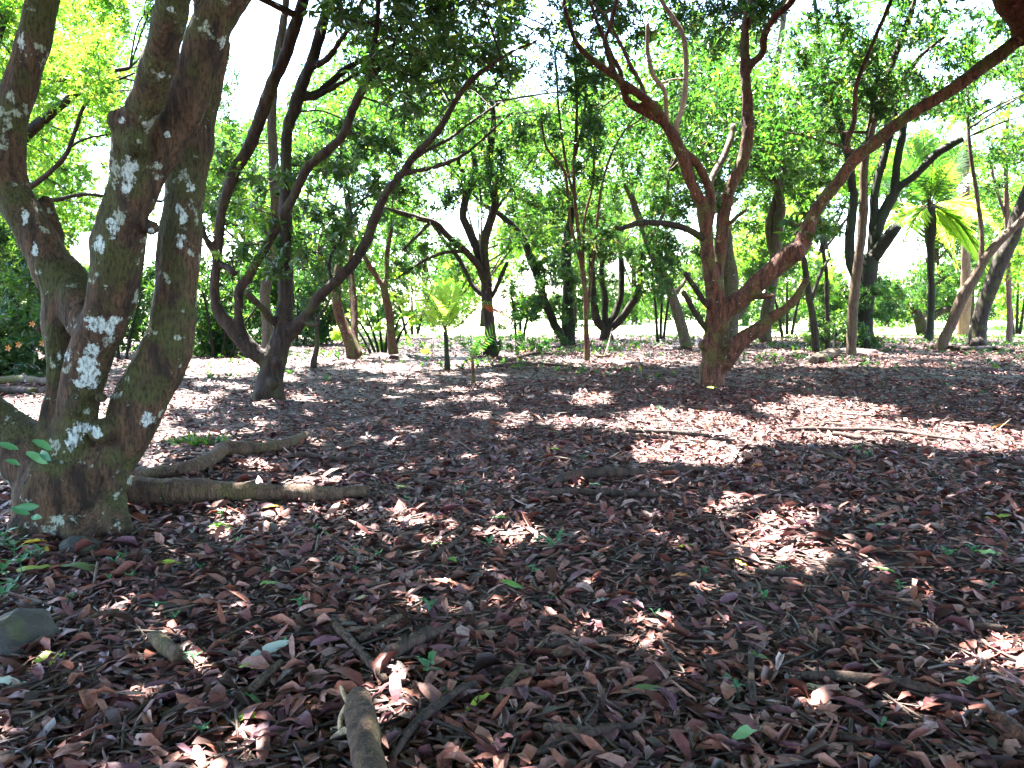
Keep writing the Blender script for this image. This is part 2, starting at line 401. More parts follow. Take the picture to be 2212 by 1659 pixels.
class Leaves:
    def __init__(s): s.V, s.T, s.R, s.n = [], [], [], 0
    def put(s, base, d, sd, L, W, kind=2, r=None, rng=RNG, cull=True, **kw):
        if cull:
            keep = ~lit_mask(base + d * L[:, None] * .5)
            base, d, sd, L, W = base[keep], d[keep], sd[keep], L[keep], W[keep]
            if r is not None: r = r[keep]
        if not len(base): return
        V, T, k = (leaf2 if kind == 2 else leaf4)(base, d, sd, L, W, **kw)
        if r is None: r = np.clip(rng.normal(.5, .25, len(base)), 0, 1)
        s.V.append(V); s.T.append(T + s.n); s.R.append(np.repeat(r, k)); s.n += len(V)
    def blob(s, c, R, cov, L, per=8, wl=.28, kind=2, flat=.75, rng=RNG, droop=.35):
        """a bough of foliage: sub-clumps of leaf rosettes round c"""
        area = .5 * L * L * wl * (1.35 if kind == 4 else 1)
        n = cov * math.pi * R * R / area; m = max(4, int(n / per)); K = max(5, int(m / 16))
        sub = unit(rng.normal(size=(K, 3))) * (rng.random((K, 1)) ** .45) * R * np.array([1, 1, flat])
        pos = c + sub[rng.integers(0, K, m)] + rng.normal(size=(m, 3)) * R * .17
        tone = np.repeat(np.clip(rng.normal(.5, .22, m), 0, 1), per)
        b, d, sd = rosettes(pos, per, rng, droop)
        LL = L * rng.uniform(.65, 1.2, len(b)); WW = LL * wl * rng.uniform(.8, 1.2, len(b))
        s.put(b, d, sd, LL, WW, kind, np.clip(tone + rng.normal(0, .12, len(b)), 0, 1))
        return c + sub[:6]

def remesh(acc, voxel, mat, name, origin):
    me = acc.build('tmp', [mat])
    ob = bpy.data.objects.new('tmp', me); COL.objects.link(ob)
    md = ob.modifiers.new('r', 'REMESH'); md.mode = 'VOXEL'; md.voxel_size = voxel; md.use_smooth_shade = True
    sm = ob.modifiers.new('s', 'SMOOTH'); sm.iterations = 4; sm.factor = .5
    dg = bpy.context.evaluated_depsgraph_get(); dg.update()
    nm = bpy.data.meshes.new_from_object(ob.evaluated_get(dg)); nm.name = name
    bpy.data.objects.remove(ob); bpy.data.meshes.remove(me)
    nm.materials.clear(); nm.materials.append(mat)
    V = np.empty(len(nm.vertices) * 3, np.float32); nm.vertices.foreach_get('co', V); V = V.reshape(-1, 3)
    Nn = np.empty(len(nm.vertices) * 3, np.float32); nm.vertices.foreach_get('normal', Nn); Nn = Nn.reshape(-1, 3)
    amp = voxel * .55
    dsp = np.array([mnoise.noise(Vector((x * 16, y * 16, z * 3.5))) + .6 * mnoise.noise(Vector((x * 5, y * 5, z * 4))) for x, y, z in V.tolist()], np.float32)
    W = V + Nn * (dsp * amp)[:, None]
    nm.vertices.foreach_set('co', (W - np.asarray(origin, np.float32)).ravel()); nm.update()
    return nm, V, Nn

def pl(s):
    """'u,v,r u,v,r ...' -> list of triples"""
    return [tuple(float(x) for x in w.split(',')) for w in s.split()]

class Tree:
    def __init__(s, name, label, base, bark, leaf, cat='tree', group=None, Y=None, fuse=None, cat_parts=True):
        s.Y = Y if Y is not None else float(G(*base)[1])
        p = P(base[0], base[1], s.Y); p[2] = float(gz(p[0], p[1]))
        s.o = p; s.root = empty(name, p, label, cat, group)
        s.bark, s.leaf, s.fuse = bark, leaf, fuse
        s.samples, s.first, s.lv = [], True, Leaves()
        s.twigs = Acc(); s.fz = Acc(); s.seed = abs(hash(name + label)) % 1000 if False else len(label) * 7 + int(base[0])
        s.rng = np.random.default_rng(abs(int(s.seed)))
    def _depth(s, u, v):
        best = min(s.samples, key=lambda q: (q[2] - u) ** 2 + (q[3] - v) ** 2); return best
    def limb(s, spec, dy=0.0, part='limb', mat=None, label=None, ext=True, join=True, rough=.09, own=False):
        t = pl(spec) if isinstance(spec, str) else spec
        y0 = s.Y; pts, rad = [], []
        if not s.first and join:
            b = s._depth(t[0][0], t[0][1]); y0 = b[0][1]
        n = len(t); seg = [0.0]
        for i in range(1, n): seg.append(seg[-1] + math.hypot(t[i][0] - t[i - 1][0], t[i][1] - t[i - 1][1]))
        for i, (u, v, r) in enumerate(t):
            Y = y0 + dy * seg[i] / max(seg[-1], 1)
            pts.append(P(u, v, Y)); rad.append(r * Y / F)
        u, v, r = t[-1]
        if ext and (v < 12 or u < 5 or u > 2207) and r > 2.5:
            d = unit(pts[-1] - pts[-2]); L = 2.2
            for k in range(1, 4):
                d = unit(d + np.array([s.rng.normal() * .12, s.rng.normal() * .12, .12]))
                pts.append(pts[-1] + d * L / 3); rad.append(rad[-1] * .8)
        if s.first: pts[0] = pts[0] - np.array([0, 0, .12])
        mr = max(x[2] for x in t)
        sides = 16 if mr > 26 else 11 if mr > 11 else 8 if mr > 5 else 6
        cp, cr = catmull(pts, rad)
        uu, vv, _ = to_uv(cp)
        for a, b, c, d_ in zip(cp, cr, uu, vv): s.samples.append((a, b, c, d_))
        s.seed += 1
        if s.fuse and not own and mr * s.Y / F > .028:
            s.fz.tube(pts, rad, max(sides, 12), rough, s.seed)
        else:
            a = Acc(); a.tube(pts, rad, sides, rough, s.seed)
            nm = 'trunk' if s.first else part
            o = link(nm, a.build(nm, [M[mat or s.bark]], s.o), s.root)
            if label: o['label'] = label
        s.first = False
        return s
    def ball(s, u, v, r, dY=-.05, part='burl', squash=(1, 1, 1)):
        b = s._depth(u, v); Y = b[0][1] + dY; c = P(u, v, Y); R = r * Y / F
        a = s.fz if s.fuse else Acc()
        k = 7
        pts = [c + np.array([0, 0, R * z * squash[2]]) for z in np.linspace(-1, 1, k)]
        rad = [max(R * math.sqrt(max(0, 1 - z * z)), R * .12) for z in np.linspace(-1, 1, k)]
        a.tube(pts, rad, 12, .12, s.seed, smooth=False); s.seed += 1
        return s
    def bough(s, c, R, cov, L, kind=2, per=8, wl=.28, flat=.75, twig=True, droop=.35):
        tips = s.lv.blob(np.asarray(c, float), R, cov, L, per, wl, kind, flat, s.rng, droop)
        if twig and s.samples:
            b = min(s.samples, key=lambda q: float(np.sum((q[0] - c) ** 2)) + (0 if q[0][2] < c[2] + .3 else 2.0))
            r0 = min(b[1] * .55, .012 + .012 * R); mid = (b[0] * .5 + c * .5) + np.array([0, 0, .12 * R]) + s.rng.normal(size=3) * .06 * R
            s.twigs.tube([b[0], mid, c], [r0, r0 * .75, r0 * .45], 5, .1, s.seed); s.seed += 1
            for t in tips:
                s.twigs.tube([c * .75 + mid * .25, (c + t) / 2 + s.rng.normal(size=3) * .07 * R, t], [r0 * .45, r0 * .32, .004], 4, .1, s.seed); s.seed += 1
        return s
    def crown(s, boxes, cov=1.4, L=.16, kind=2, flat=.75, twig=True, wl=.28, per=8, droop=.35):
        for u0, v0, u1, v1, n, R, d0, d1 in boxes:
            nx = max(1, int(round(math.sqrt(n * (u1 - u0) / max(1, v1 - v0))))); ny = max(1, int(math.ceil(n / nx))); q = 0
            for j in range(ny):
                for i in range(nx):
                    if q >= n: break
                    q += 1
                    u = u0 + (i + .5 + s.rng.uniform(-.45, .45)) * (u1 - u0) / nx; v = v0 + (j + .5 + s.rng.uniform(-.45, .45)) * (v1 - v0) / ny
                    s.bough(P(u, v, s.Y + s.rng.uniform(d0, d1)), R * s.rng.uniform(.75, 1.25), cov * s.rng.uniform(.7, 1.3), L, kind, per, wl, flat, twig, droop)
        return s
    def finish(s, voxel=None, lichen=None):
        if s.fuse and s.fz.n:
            nm, V, Nn = remesh(s.fz, s.fuse, M[s.bark], 'trunk', s.o)
            link('trunk', nm, s.root)
            if lichen is not None:
                u, v, yc = to_uv(V); at = np.zeros(len(V))
                for cu, cv, ru, rv in lichen:
                    d = np.sqrt(((u - cu) / (ru * 1.5)) ** 2 + ((v - cv) / (rv * 1.35)) ** 2)
                    at = np.maximum(at, np.clip(1.15 - d * .75, 0, 1))
                at *= np.clip(-Nn[:, 1] * 3 + .3, 0, 1)
                a = nm.attributes.new('lichen', 'FLOAT', 'POINT'); a.data.foreach_set('value', at.astype(np.float32) * .62)
        if s.lv.V:
            V = np.vstack(s.lv.V); T = np.vstack(s.lv.T); r = np.concatenate(s.lv.R); mi = np.zeros(len(T), int); mats = [M[s.leaf]]
            if s.twigs.n:
                tv = np.vstack(s.twigs.V); q = np.vstack(s.twigs.Q); tt = np.vstack(s.twigs.T)
                q2 = np.vstack([q[:, [0, 1, 2]], q[:, [0, 2, 3]], tt]) + len(V)
                V = np.vstack([V, tv]); T = np.vstack([T, q2]); r = np.r_[r, np.full(len(q2), .3)]; mi = np.r_[mi, np.ones(len(q2), int)]; mats.append(M[s.bark])
            o = link('crown', mk_mesh('crown', V - s.o, T, None, mats, mi if len(mats) > 1 else None, r), s.root)
        return s

# ------------------------------------------------------------------ the ground
def axis(lo, hi, near, n):
    t = np.linspace(-1, 1, n); a = np.sinh(t * 5) / math.sinh(5)
    return np.where(a < 0, -a * lo, a * hi)
gx = axis(-500, 500, 0, 181); gy = axis(-40, 900, 0, 261) + 0.0
X, Y_ = np.meshgrid(gx, gy); Z = gz(X, Y_)
V = np.stack([X, Y_, Z], 2).reshape(-1, 3); nx, ny = len(gx), len(gy)
i = np.arange(nx - 1)[None, :] + np.arange(ny - 1)[:, None] * nx
Q = np.stack([i, i + 1, i + 1 + nx, i + nx], 2).reshape(-1, 4)
ground = tag(link('ground', mk_mesh('ground', V, None, Q, [M['floor']], smooth=True)), kind='structure')
# sunlit lawn beyond the trees
lx = np.linspace(-220, 220, 90); near = 43 + 3.0 * np.sin(lx * .13 + 1) + 2 * np.sin(lx * .37) + 1.2 * np.sin(lx * 1.1)
LV = []; LQ = []
rows = [0, .02, .08, .2, .45, 1]
for r_ in rows:
    for x, yn in zip(lx, near):
        y = yn + (420 - yn) * r_; LV.append((x, y, float(gz(x, y)) + .012))
for a in range(len(rows) - 1):
    for b in range(len(lx) - 1):
        k = a * len(lx) + b; LQ.append((k, k + 1, k + 1 + len(lx), k + len(lx)))
tag(link('lawn', mk_mesh('lawn', LV, None, LQ, [M['lawn']], smooth=True)), kind='structure')

# ------------------------------------------------------------------ the large multi-stemmed tree
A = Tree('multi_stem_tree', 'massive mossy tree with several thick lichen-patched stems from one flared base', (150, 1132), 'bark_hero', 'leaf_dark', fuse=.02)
A.limb("150,1150,104 152,1110,98 155,1050,96 160,985,84", rough=.14)
A.limb("160,1000,70 163,950,48 175,843,44 197,753,47 232,672,48 250,595,52 253,533,52 268,467,46 288,400,45", -.25, ext=False)
A.limb("288,410,40 276,345,34 290,275,35 315,220,35 343,133,36 363,50,35 373,0,35", -.5)
A.limb("290,440,40 325,370,38 362,300,39 408,200,40 436,117,42 458,50,42 490,0,42", .1)
A.limb("433,130,22 440,60,21 438,0,19", .3)
A.limb("160,1010,60 252,985,52 281,937,52 303,876,54 342,794,54 368,713,47 381,631,43 387,550,44 392,500,44 402,400,42 417,333,38 435,233,34 455,160,30 475,80,26", .3)
A.limb("140,985,44 118,920,30 127,850,27 130,780,30 126,700,36 135,620,44 112,575,43 85,520,40 45,450,38 16,380,36 15,300,34 50,170,33 93,0,34", .45)
A.limb("130,1030,72 70,985,66 0,928,50 -70,860,44 -120,760,40", .15)
A.limb("212,735,40 176,668,46 142,606,46 112,562,40 88,520,34", .5, ext=False)
A.limb("128,520,15 108,480,19 98,450,19 101,425,15", .1, ext=False)
for sp in ("225,1050,40 244,1105,32 262,1150,24", "70,1060,42 56,1125,34 34,1165,24", "150,1080,46 160,1140,40 168,1170,24", "104,1070,44 100,1145,34 88,1180,20", "196,1070,40 205,1135,32 212,1165,20"):
    A.limb(sp, -.35, ext=False)
for u, v, r, dy in ((263, 262, 27, -.02), (272, 300, 24, -.05), (437, 312, 22, 0), (326, 492, 17, -.02), (163, 876, 23, -.16), (216, 859, 15, -.12), (88, 711, 12, .1), (160, 640, 30, -.1), (437, 340, 17, 0), (290, 310, 26, -.1), (220, 930, 30, -.12), (258, 1040, 26, -.1)):
    A.ball(u, v, r, dy)
LICH = [(190, 795, 30, 34), (182, 825, 34, 16), (200, 755, 20, 22), (215, 705, 26, 20), (238, 712, 14, 26), (205, 690, 22, 10), (160, 945, 20, 36), (176, 925, 22, 14), (208, 935, 13, 20), (277, 375, 15, 46), (270, 400, 10, 20), (287, 360, 12, 20),
        (215, 528, 15, 22), (247, 495, 13, 26), (240, 480, 9, 16), (327, 498, 9, 9), (318, 905, 16, 20), (395, 470, 10, 22), (385, 450, 8, 14), (415, 405, 8, 14), (408, 400, 6, 20), (484, 95, 12, 16), (350, 162, 11, 9), (362, 291, 9, 9), (265, 260, 9, 9), (313, 264, 6, 7), (146, 770, 7, 16), (390, 520, 10, 26), (337, 352, 8, 8), (45, 90, 9, 26), (55, 470, 8, 20), (75, 540, 9, 20), (128, 770, 6, 20), (368, 20, 8, 8), (442, 58, 7, 7), (250, 690, 12, 9)]
A_EXTRA = A

# ------------------------------------------------------------------ slender-limbed tree B
B = Tree('forked_tree', 'dark forked tree with long mossy limb reaching over the young palms', (580, 863), 'bark_dark', 'leaf_dark', fuse=.026)
B.limb("578,870,42 579,852,33 582,823,28 590,793,27 602,747,25 614,700,20 617,639,16 617,562,15 616,485,14 618,420,13 618,365,12 621,282,11 638,232,13 648,192,12 674,133,12 698,50,11 711,0,10", .6)
B.limb("590,800,22 570,775,18 553,765,18 528,740,19 507,716,17 485,691,14 467,660,12 463,624,10 467,577,10 473,516,11 479,454,11 494,408,12 509,364,13 532,331,13 552,282,13 568,239,14 592,172,13 612,133,13 635,66,13 655,0,12", -.9)
B.limb("645,212,7 691,196,7 757,143,7 840,103,6 923,50,5 980,0,5", 1.2)
B.limb("648,215,6 691,205,6 790,149,5 850,125,4 905,110,4", .4)
B.limb("668,149,7 708,126,7 734,89,6 774,27,5 784,0,5", -.6)
B.limb("470,556,8 448,522,7 436,494,6 425,450,4", -.3, ext=False)
B.limb("476,570,8 495,580,8 508,592,7", -.2, ext=False)
B.limb("528,738,12 518,700,10 516,654,10 518,624,10 537,596,10 559,559,10 584,516,10 608,470,10 627,439,10 648,393,10 668,358,11 708,325,10 741,292,10 761,239,10 787,186,9 804,126,8 814,50,6 818,0,5", -1.4)
B.limb("800,165,7 833,133,6 857,83,6 886,0,6", .5)
B.limb("612,705,12 593,695,9 577,679,9 559,657,8 531,630,8", -.6, ext=False)
B.limb("612,735,18 636,708,16 648,697,14 670,673,13 688,642,12 725,608,11 762,571,11 790,525,11 808,476,11 830,424,10 854,393,9 897,335,8.5 947,282,7.5 980,225,7 1013,179,6.5 1056,143,5.5 1112,109,4.5 1180,80,3", -2.4)
B.limb("872,375,6 947,358,5 1006,331,4.5 1063,282,4 1110,240,3", -.6, ext=False)
B.limb("897,338,5 973,298,4.5 1030,255,4 1096,212,3", .6, ext=False)
B.limb("655,690,8 668,700,7 690,700,5", -.3, ext=False)
B.limb("716,615,5 712,560,4 735,520,4 760,470,3", .5, ext=False)
for u, v, r in ((592, 826, 14), (565, 850, 15), (600, 780, 12)): B.ball(u, v, r, -.2)

# ------------------------------------------------------------------ big-limbed tree J
J = Tree('broken_limb_tree', 'reddish-barked tree with bare upper branches and a heavy leaning limb', (1537, 834), 'bark_red', 'leaf_mid', fuse=.026)
J.limb("1537,842,31 1537,815,28 1539,775,24 1542,735,22 1546,700,22 1545,654,19 1538,610,17 1530,560,15 1526,516,14 1521,480,13 1516,440,13 1497,405,12 1472,335,12 1442,275,11 1406,225,10 1356,186,8.5 1306,149,7.5 1273,123,7 1245,93,5.5 1225,33,5 1218,0,4", -1.2)
J.limb("1548,650,16 1548,605,14 1558,531,14 1562,480,14 1564,455,14 1577,410,13 1601,355,13 1615,298,13 1615,232,12 1610,166,11 1608,83,9.5 1615,33,9 1625,0,9", .5)
J.limb("1546,705,22 1568,668,22 1611,638,20 1657,595,20 1700,556,23 1735,522,20 1752,470,13 1772,440,13 1810,394,13.5 1845,347,14 1903,297,13.5 1961,251,13 2034,207,13.5 2122,146,14 2195,90,14 2224,70,14", -1.5)
J.limb("1540,800,20 1568,782,19 1595,742,19 1635,713,16 1666,688,12 1697,667,10 1724,636,9 1743,602,7", -.9, ext=False)
J.limb("1531,500,9 1537,431,9 1509,358,9 1478,330,9 1455,285,8 1425,262,8 1389,239,9 1356,219,8.5 1345,190,6 1340,155,5.5 1316,109,5 1297,66,4.5 1290,50,4 1273,0,4", -.5)
J.limb("1356,190,6 1330,160,5.5 1312,110,5.5 1308,83,5 1320,50,5 1333,0,4.5", -.3)
J.limb("1395,222,6 1386,185,5 1366,149,5 1340,95,4.5 1310,40,4 1275,0,3.5", .5)
J.limb("1616,150,8 1630,132,8 1648,113,8 1651,76,8 1671,40,8 1711,0,8", -.5)
J.limb("1632,640,8 1663,639,7 1672,640,4", -.5, ext=False)
J.limb("1548,560,9 1562,515,8", .1, ext=False)
for u, v, r in ((1717, 545, 24), (1560, 705, 16), (1520, 745, 12), (1531, 655, 12)): J.ball(u, v, r, -.1)
J.limb("1530,522,9 1506,507,8 1472,490,7 1426,482,6.5 1380,482,6 1340,494,5 1328,488,3", -.7, part='dead_branch', mat='bark_dark', label='drooping grey dead branch low on the trunk', ext=False, own=True)
J.limb("1462,296,6 1460,270,6 1469,249,6 1479,199,5.5 1482,133,5.5 1475,76,5 1452,36,5 1429,0,4.5", -.3, part='dead_branch', mat='bark_bleached', label='bleached pale bare branch', own=True)
J.limb("1446,280,5 1440,250,5 1436,199,5 1420,175,5 1410,160,5 1399,109,4.5 1399,50,4", -.4, part='dead_branch', mat='bark_bleached', label='bleached snapped branch stub', ext=False, own=True)
J.limb("1478,170,2 1450,172,2 1424,182,1.5", -.2, part='twig', mat='bark_bleached', ext=False, own=True)
J.limb("1568,490,5 1590,470,4 1614,452,3", -.3, part='twig', mat='bark_red', ext=False, own=True)
J.limb("1534,720,7 1510,690,6 1490,655,6 1476,630,5", -.4, part='dead_branch', mat='bark_dark', ext=False, own=True)
J.limb("1536,668,7 1520,650,6 1495,612,6 1480,590,5", -.6, part='dead_branch', mat='bark_dark', ext=False, own=True)
J.limb("1528,430,6 1540,380,7 1560,345,7 1578,300,7 1584,270,6", .9, part='limb', mat='bark_pale', ext=False, own=True)
J.limb("1830,330,6 1832,300,6 1845,262,5.5 1847,220,5 1853,175,5 1888,87,4 1925,0,4", .3, own=True)
J.limb("2205,95,16 2215,40,30 2190,0,34", -.4, own=True)

# ------------------------------------------------------------------ the smaller and farther trees
ALL = [A, B, J]
def T(*a, **k):
    t = Tree(*a, **k); ALL.append(t); return t

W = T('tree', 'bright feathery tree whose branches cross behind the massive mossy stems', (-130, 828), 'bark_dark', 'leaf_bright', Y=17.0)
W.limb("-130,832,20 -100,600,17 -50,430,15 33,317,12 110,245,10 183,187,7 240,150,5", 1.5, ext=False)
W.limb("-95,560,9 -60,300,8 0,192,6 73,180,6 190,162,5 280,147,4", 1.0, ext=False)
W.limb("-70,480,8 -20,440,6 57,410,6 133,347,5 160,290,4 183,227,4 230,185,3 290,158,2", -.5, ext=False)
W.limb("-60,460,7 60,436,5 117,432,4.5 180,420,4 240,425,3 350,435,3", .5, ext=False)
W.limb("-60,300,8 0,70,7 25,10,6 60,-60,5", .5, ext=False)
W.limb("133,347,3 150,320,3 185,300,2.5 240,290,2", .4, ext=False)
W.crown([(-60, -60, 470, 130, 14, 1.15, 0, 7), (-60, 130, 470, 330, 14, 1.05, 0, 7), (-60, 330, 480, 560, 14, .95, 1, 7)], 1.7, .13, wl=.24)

BB = T('tree', 'straight pale-barked tree standing close behind the forked trunk', (578, 752), 'bark_pale', 'leaf_mid', Y=20.0)
BB.limb("578,756,13 577,700,12 572,639,11 585,560,10 594,480,10 592,358,11 588,298,10 588,232,9 598,133,9 612,50,8 618,0,7", .3)
BB.crown([(450, 300, 720, 600, 9, .75, -2, 2)], 1.2, .15)

C = T('sapling', 'thin crooked sapling between the forked trunk and the leafy shrub', (678, 800), 'bark_dark', 'leaf_mid')
C.limb("677,803,8 678,780,7 685,747,5 684,700,4.5 690,680,4", 0, ext=False)
C.limb("684,690,3 700,670,3 712,650,2", .2, ext=False); C.limb("684,700,3 676,670,2.5 672,640,2", .2, ext=False)
C.crown([(650, 560, 740, 660, 4, .42, -.4, .4)], 1.2, .14)

D = T('tree', 'clump of slim reddish trunks rising from a dark mound by the leafy shrub', (765, 774), 'bark_red', 'leaf_mid')
D.limb("768,778,18 758,745,13 747,719,12 734,685,11 728,650,10 728,608,9 735,560,8 750,500,7 753,470,6 748,420,5", 1, ext=False)
D.limb("775,772,10 766,730,8 765,670,8 760,608,7 756,560,6 770,500,5", 2, ext=False)
D.limb("850,765,11 846,730,9 839,670,9 833,640,8 830,624,7 812,595,6 796,571,5 780,540,4", .5, ext=False, join=False)
D.limb("830,628,6 836,590,5 836,547,5 845,500,4 855,440,3", .5, ext=False)
D.limb("728,630,6 700,590,5 690,540,5 700,490,4", -.5, ext=False)
D.crown([(650, 380, 900, 560, 10, .85, -1, 3), (690, 560, 890, 640, 5, .6, 0, 3)], 1.25, .16)

E = T('tree', 'dark tree with fanning black limbs behind the young palms, ivy round its foot', (1058, 769), 'bark_dark', 'leaf_mid')
E.limb("1058,774,18 1059,745,14 1058,706,12.5 1055,674,12 1052,640,12 1050,610,11", 0, ext=False)
E.limb("1050,618,8 1046,596,8 1031,572,7.5 1005,542,7 973,516,7 942,484,6.5 903,471,6 864,459,5 830,450,4", -2, ext=False)
E.limb("1049,612,9 1041,590,9 1031,542,9 1018,510,9 1005,480,8.5 1000,464,8.5 1006,427,8.5 1020,394,8 1026,360,6 1020,320,5", .6, ext=False)
E.limb("1004,440,5 1003,381,5 990,351,5 1000,315,4 998,270,3", .5, ext=False)
E.limb("1055,620,9 1050,580,9 1046,536,9 1050,505,9 1059,478,9 1070,441,9 1066,415,9 1059,390,8.5 1056,364,8 1059,315,8 1066,270,6 1064,220,4", -1, ext=False)
E.limb("1060,640,6 1067,633,5 1083,596,5 1096,565,4", -.5, ext=False)
E.limb("1048,640,6 1022,618,5.5 1002,578,5 981,544,5 960,520,4 925,470,3", 1, ext=False)
E.limb("1005,542,5 965,545,4 930,556,4 895,575,3 860,600,2.5", -1, ext=False)
E.limb("930,480,4 900,510,4 870,540,3", -.5, ext=False)
E.crown([(850, 210, 1130, 400, 15, .95, -2, 3), (840, 400, 1000, 590, 9, .75, -2, 2), (1080, 420, 1190, 540, 4, .6, 0, 3)], 1.3, .17)
E.crown([(1030, 735, 1090, 770, 4, .3, -.4, .1)], 2, .12, twig=False)

F_ = T('tree', 'tree smothered in climbing leaves with one stem slanting away', (1228, 746), 'bark_vine', 'leaf_dark')
F_.limb("1228,750,17 1228,720,14 1226,680,14 1228,640,13 1226,602,12 1222,560,11 1228,500,9 1240,440,7", 1, ext=False)
F_.limb("1222,735,11 1210,720,9 1197,700,9 1186,672,9 1177,653,9 1168,620,9 1164,602,9 1151,570,9 1140,540,8 1129,514,8 1105,485,7 1075,460,6 1040,440,4", -1, ext=False)
F_.crown([(1100, 330, 1260, 520, 9, 1.15, -1, 4), (1130, 510, 1270, 600, 6, .8, -1.5, 1)], 1.4, .2)
F_.crown([(1195, 590, 1258, 740, 9, .42, -.6, .2), (1150, 560, 1190, 700, 5, .3, -.5, .1)], 1.6, .16, twig=False)

Gs = T('sapling', 'cluster of slim straight saplings on one foot in the middle of the clearing', (1268, 781), 'bark_red', 'leaf_mid')
Gs.limb("1268,784,7.5 1268,745,6 1266,706,5.5 1265,641,5 1258,580,4.5 1252,530,4 1246,470,4 1242,431,4 1239,358,3.5 1245,282,3.5 1246,200,3 1242,149,3 1238,80,2", .3, ext=False)
Gs.limb("1266,700,4 1272,640,4 1282,560,3.5 1290,480,3.5 1300,400,3 1322,330,2.5 1350,280,2", .6, ext=False)
Gs.limb("1258,580,4 1232,480,3.5 1222,381,3.5 1200,345,3 1179,315,3 1170,260,2", -.4, ext=False)
Gs.limb("1260,600,3 1262,480,3 1280,400,3 1284,320,2.5 1290,240,2", .8, ext=False)
Gs.limb("1244,440,3 1224,360,3 1208,250,2.5 1202,150,2.5 1198,110,2", .2, ext=False)
Gs.limb("1240,350,2.5 1262,250,2.5 1265,170,2", .2, ext=False)
Gs.crown([(1150, 100, 1350, 330, 12, .75, -1, 2), (1170, 330, 1360, 560, 9, .6, -1, 2)], 1.15, .14)

H = T('tree', 'candelabra-branched dark tree beside the bright gap to the lawn', (1310, 734), 'bark_dark', 'leaf_dark')
H.limb("1310,738,19 1309,720,14 1309,705,13", 0, ext=False)
H.limb("1307,710,10 1291,695,9 1283,659,8.5 1281,628,8 1278,580,7 1275,520,5", -1, ext=False)
H.limb("1309,706,8 1307,680,7 1307,641,7 1300,600,6 1302,550,5", .5, ext=False)
H.limb("1311,708,10 1325,685,8 1335,660,7.5 1341,641,7 1343,596,7 1340,540,5", 1, ext=False)
H.limb("1314,712,10 1333,698,9 1350,678,8.5 1362,660,8 1375,641,7 1382,602,6 1384,560,5", -.5, ext=False)
H.crown([(1230, 430, 1480, 600, 13, 1.2, -2, 3), (1255, 590, 1300, 660, 2, .6, -1, 0), (1370, 560, 1440, 630, 3, .7, -1, 1)], 1.4, .21)

I_ = T('tree', 'pale slanting trunk standing alone in front of the sunlit lawn', (1481, 751), 'bark_pale', 'leaf_mid')
I_.limb("1484,756,13 1480,735,12 1469,694,11.5 1457,654,11 1442,615,10 1417,568,9 1395,510,8 1380,470,8 1366,430,7 1350,390,6 1340,330,4", 1.5, ext=False)
I_.limb("1452,640,6 1470,620,5 1490,590,4", .5, ext=False)
I_.limb("1400,520,5 1425,480,4 1440,430,4 1444,370,3", .5, ext=False)
I_.crown([(1350, 230, 1510, 450, 9, 1.0, -1, 4), (1400, 450, 1490, 570, 5, .8, -1, 2), (1418, 600, 1480, 650, 3, .5, -1, 0)], 1.35, .18)

L_ = T('tree', 'tall pale trunk rising just past the snapped lower limb', (1652, 732), 'bark_pale', 'leaf_dark', Y=36)
L_.limb("1652,736,15 1654,710,13 1657,670,13 1669,608,12 1675,562,12 1681,485,11 1688,450,10 1681,414,9 1664,331,8 1661,265,7.5 1674,166,7 1691,50,6.5 1694,0,6", 0)
L_.limb("1675,562,9 1664,516,9 1662,480,8 1690,380,8 1688,330,8 1672,250,7 1668,190,6", 1, ext=False)
L_.limb("1682,414,6 1640,360,6 1610,330,5 1590,280,4", -1, ext=False)
L_.crown([(1500, 60, 1690, 260, 11, 1.4, -2, 5), (1560, 260, 1740, 450, 10, 1.25, -2, 4), (1590, 470, 1740, 640, 8, 1.1, 0, 4)], 1.35, .22)

Mt = T('tree', 'stout pale trunk half hidden behind the reddish tree', (1578, 733), 'bark_pale', 'leaf_dark', Y=34)
Mt.limb("1578,738,19 1578,700,17 1580,650,16 1580,608,15 1574,560,13 1568,500,12 1556,440,10 1545,380,9 1500,300,8 1470,180,7 1460,60,6", 1, ext=False)
Mt.limb("1556,440,7 1620,350,6 1635,250,5 1600,150,4", 1, ext=False)
Mt.limb("1578,700,9 1610,660,8 1640,600,7", 1, ext=False)
Mt.crown([(1420, 40, 1560, 240, 9, 1.3, 0, 5), (1440, 260, 1600, 460, 7, 1.15, 0, 4), (1480, 480, 1560, 640, 4, .9, 0, 3)], 1.3, .22)

O1 = T('tree', 'straight brown trunk in front of the dark ivy-choked clump', (1839, 769), 'bark_log', 'leaf_mid')
O1.limb("1839,774,13 1839,755,11 1844,648,10.5 1853,577,10 1864,478,9.5 1866,420,9 1868,350,8 1885,270,7.5 1903,204,7 1930,130,6.5 1967,29,6 1975,0,5", 1)
O1.limb("1885,270,5 1945,180,5 1990,120,4.5 2040,80,3", -1, ext=False)
O1.limb("1868,340,5 1880,260,4.5 1893,170,4 1895,100,3", .5, ext=False)
O1.crown([(1740, 20, 2010, 170, 12, .85, -1, 3), (1780, 170, 2010, 300, 9, .7, -1, 3)], 1.2, .15)
O2 = T('tree', 'thick dark trunk splitting into heavy limbs, undergrowth round its foot', (1862, 752), 'bark_vine', 'leaf_mid', Y=30)
O2.limb("1868,756,30 1864,730,22 1866,690,19 1872,620,18 1880,575,17 1884,550,16", 0, ext=False)
O2.limb("1884,560,14 1910,523,13 1930,498,12 1940,487,11", -.8, ext=False)
O2.limb("1884,556,13 1895,500,13 1903,472,12 1925,430,11 1932,414,10 1936,370,8 1938,350,8 1952,277,7 1960,200,5", .5, ext=False)
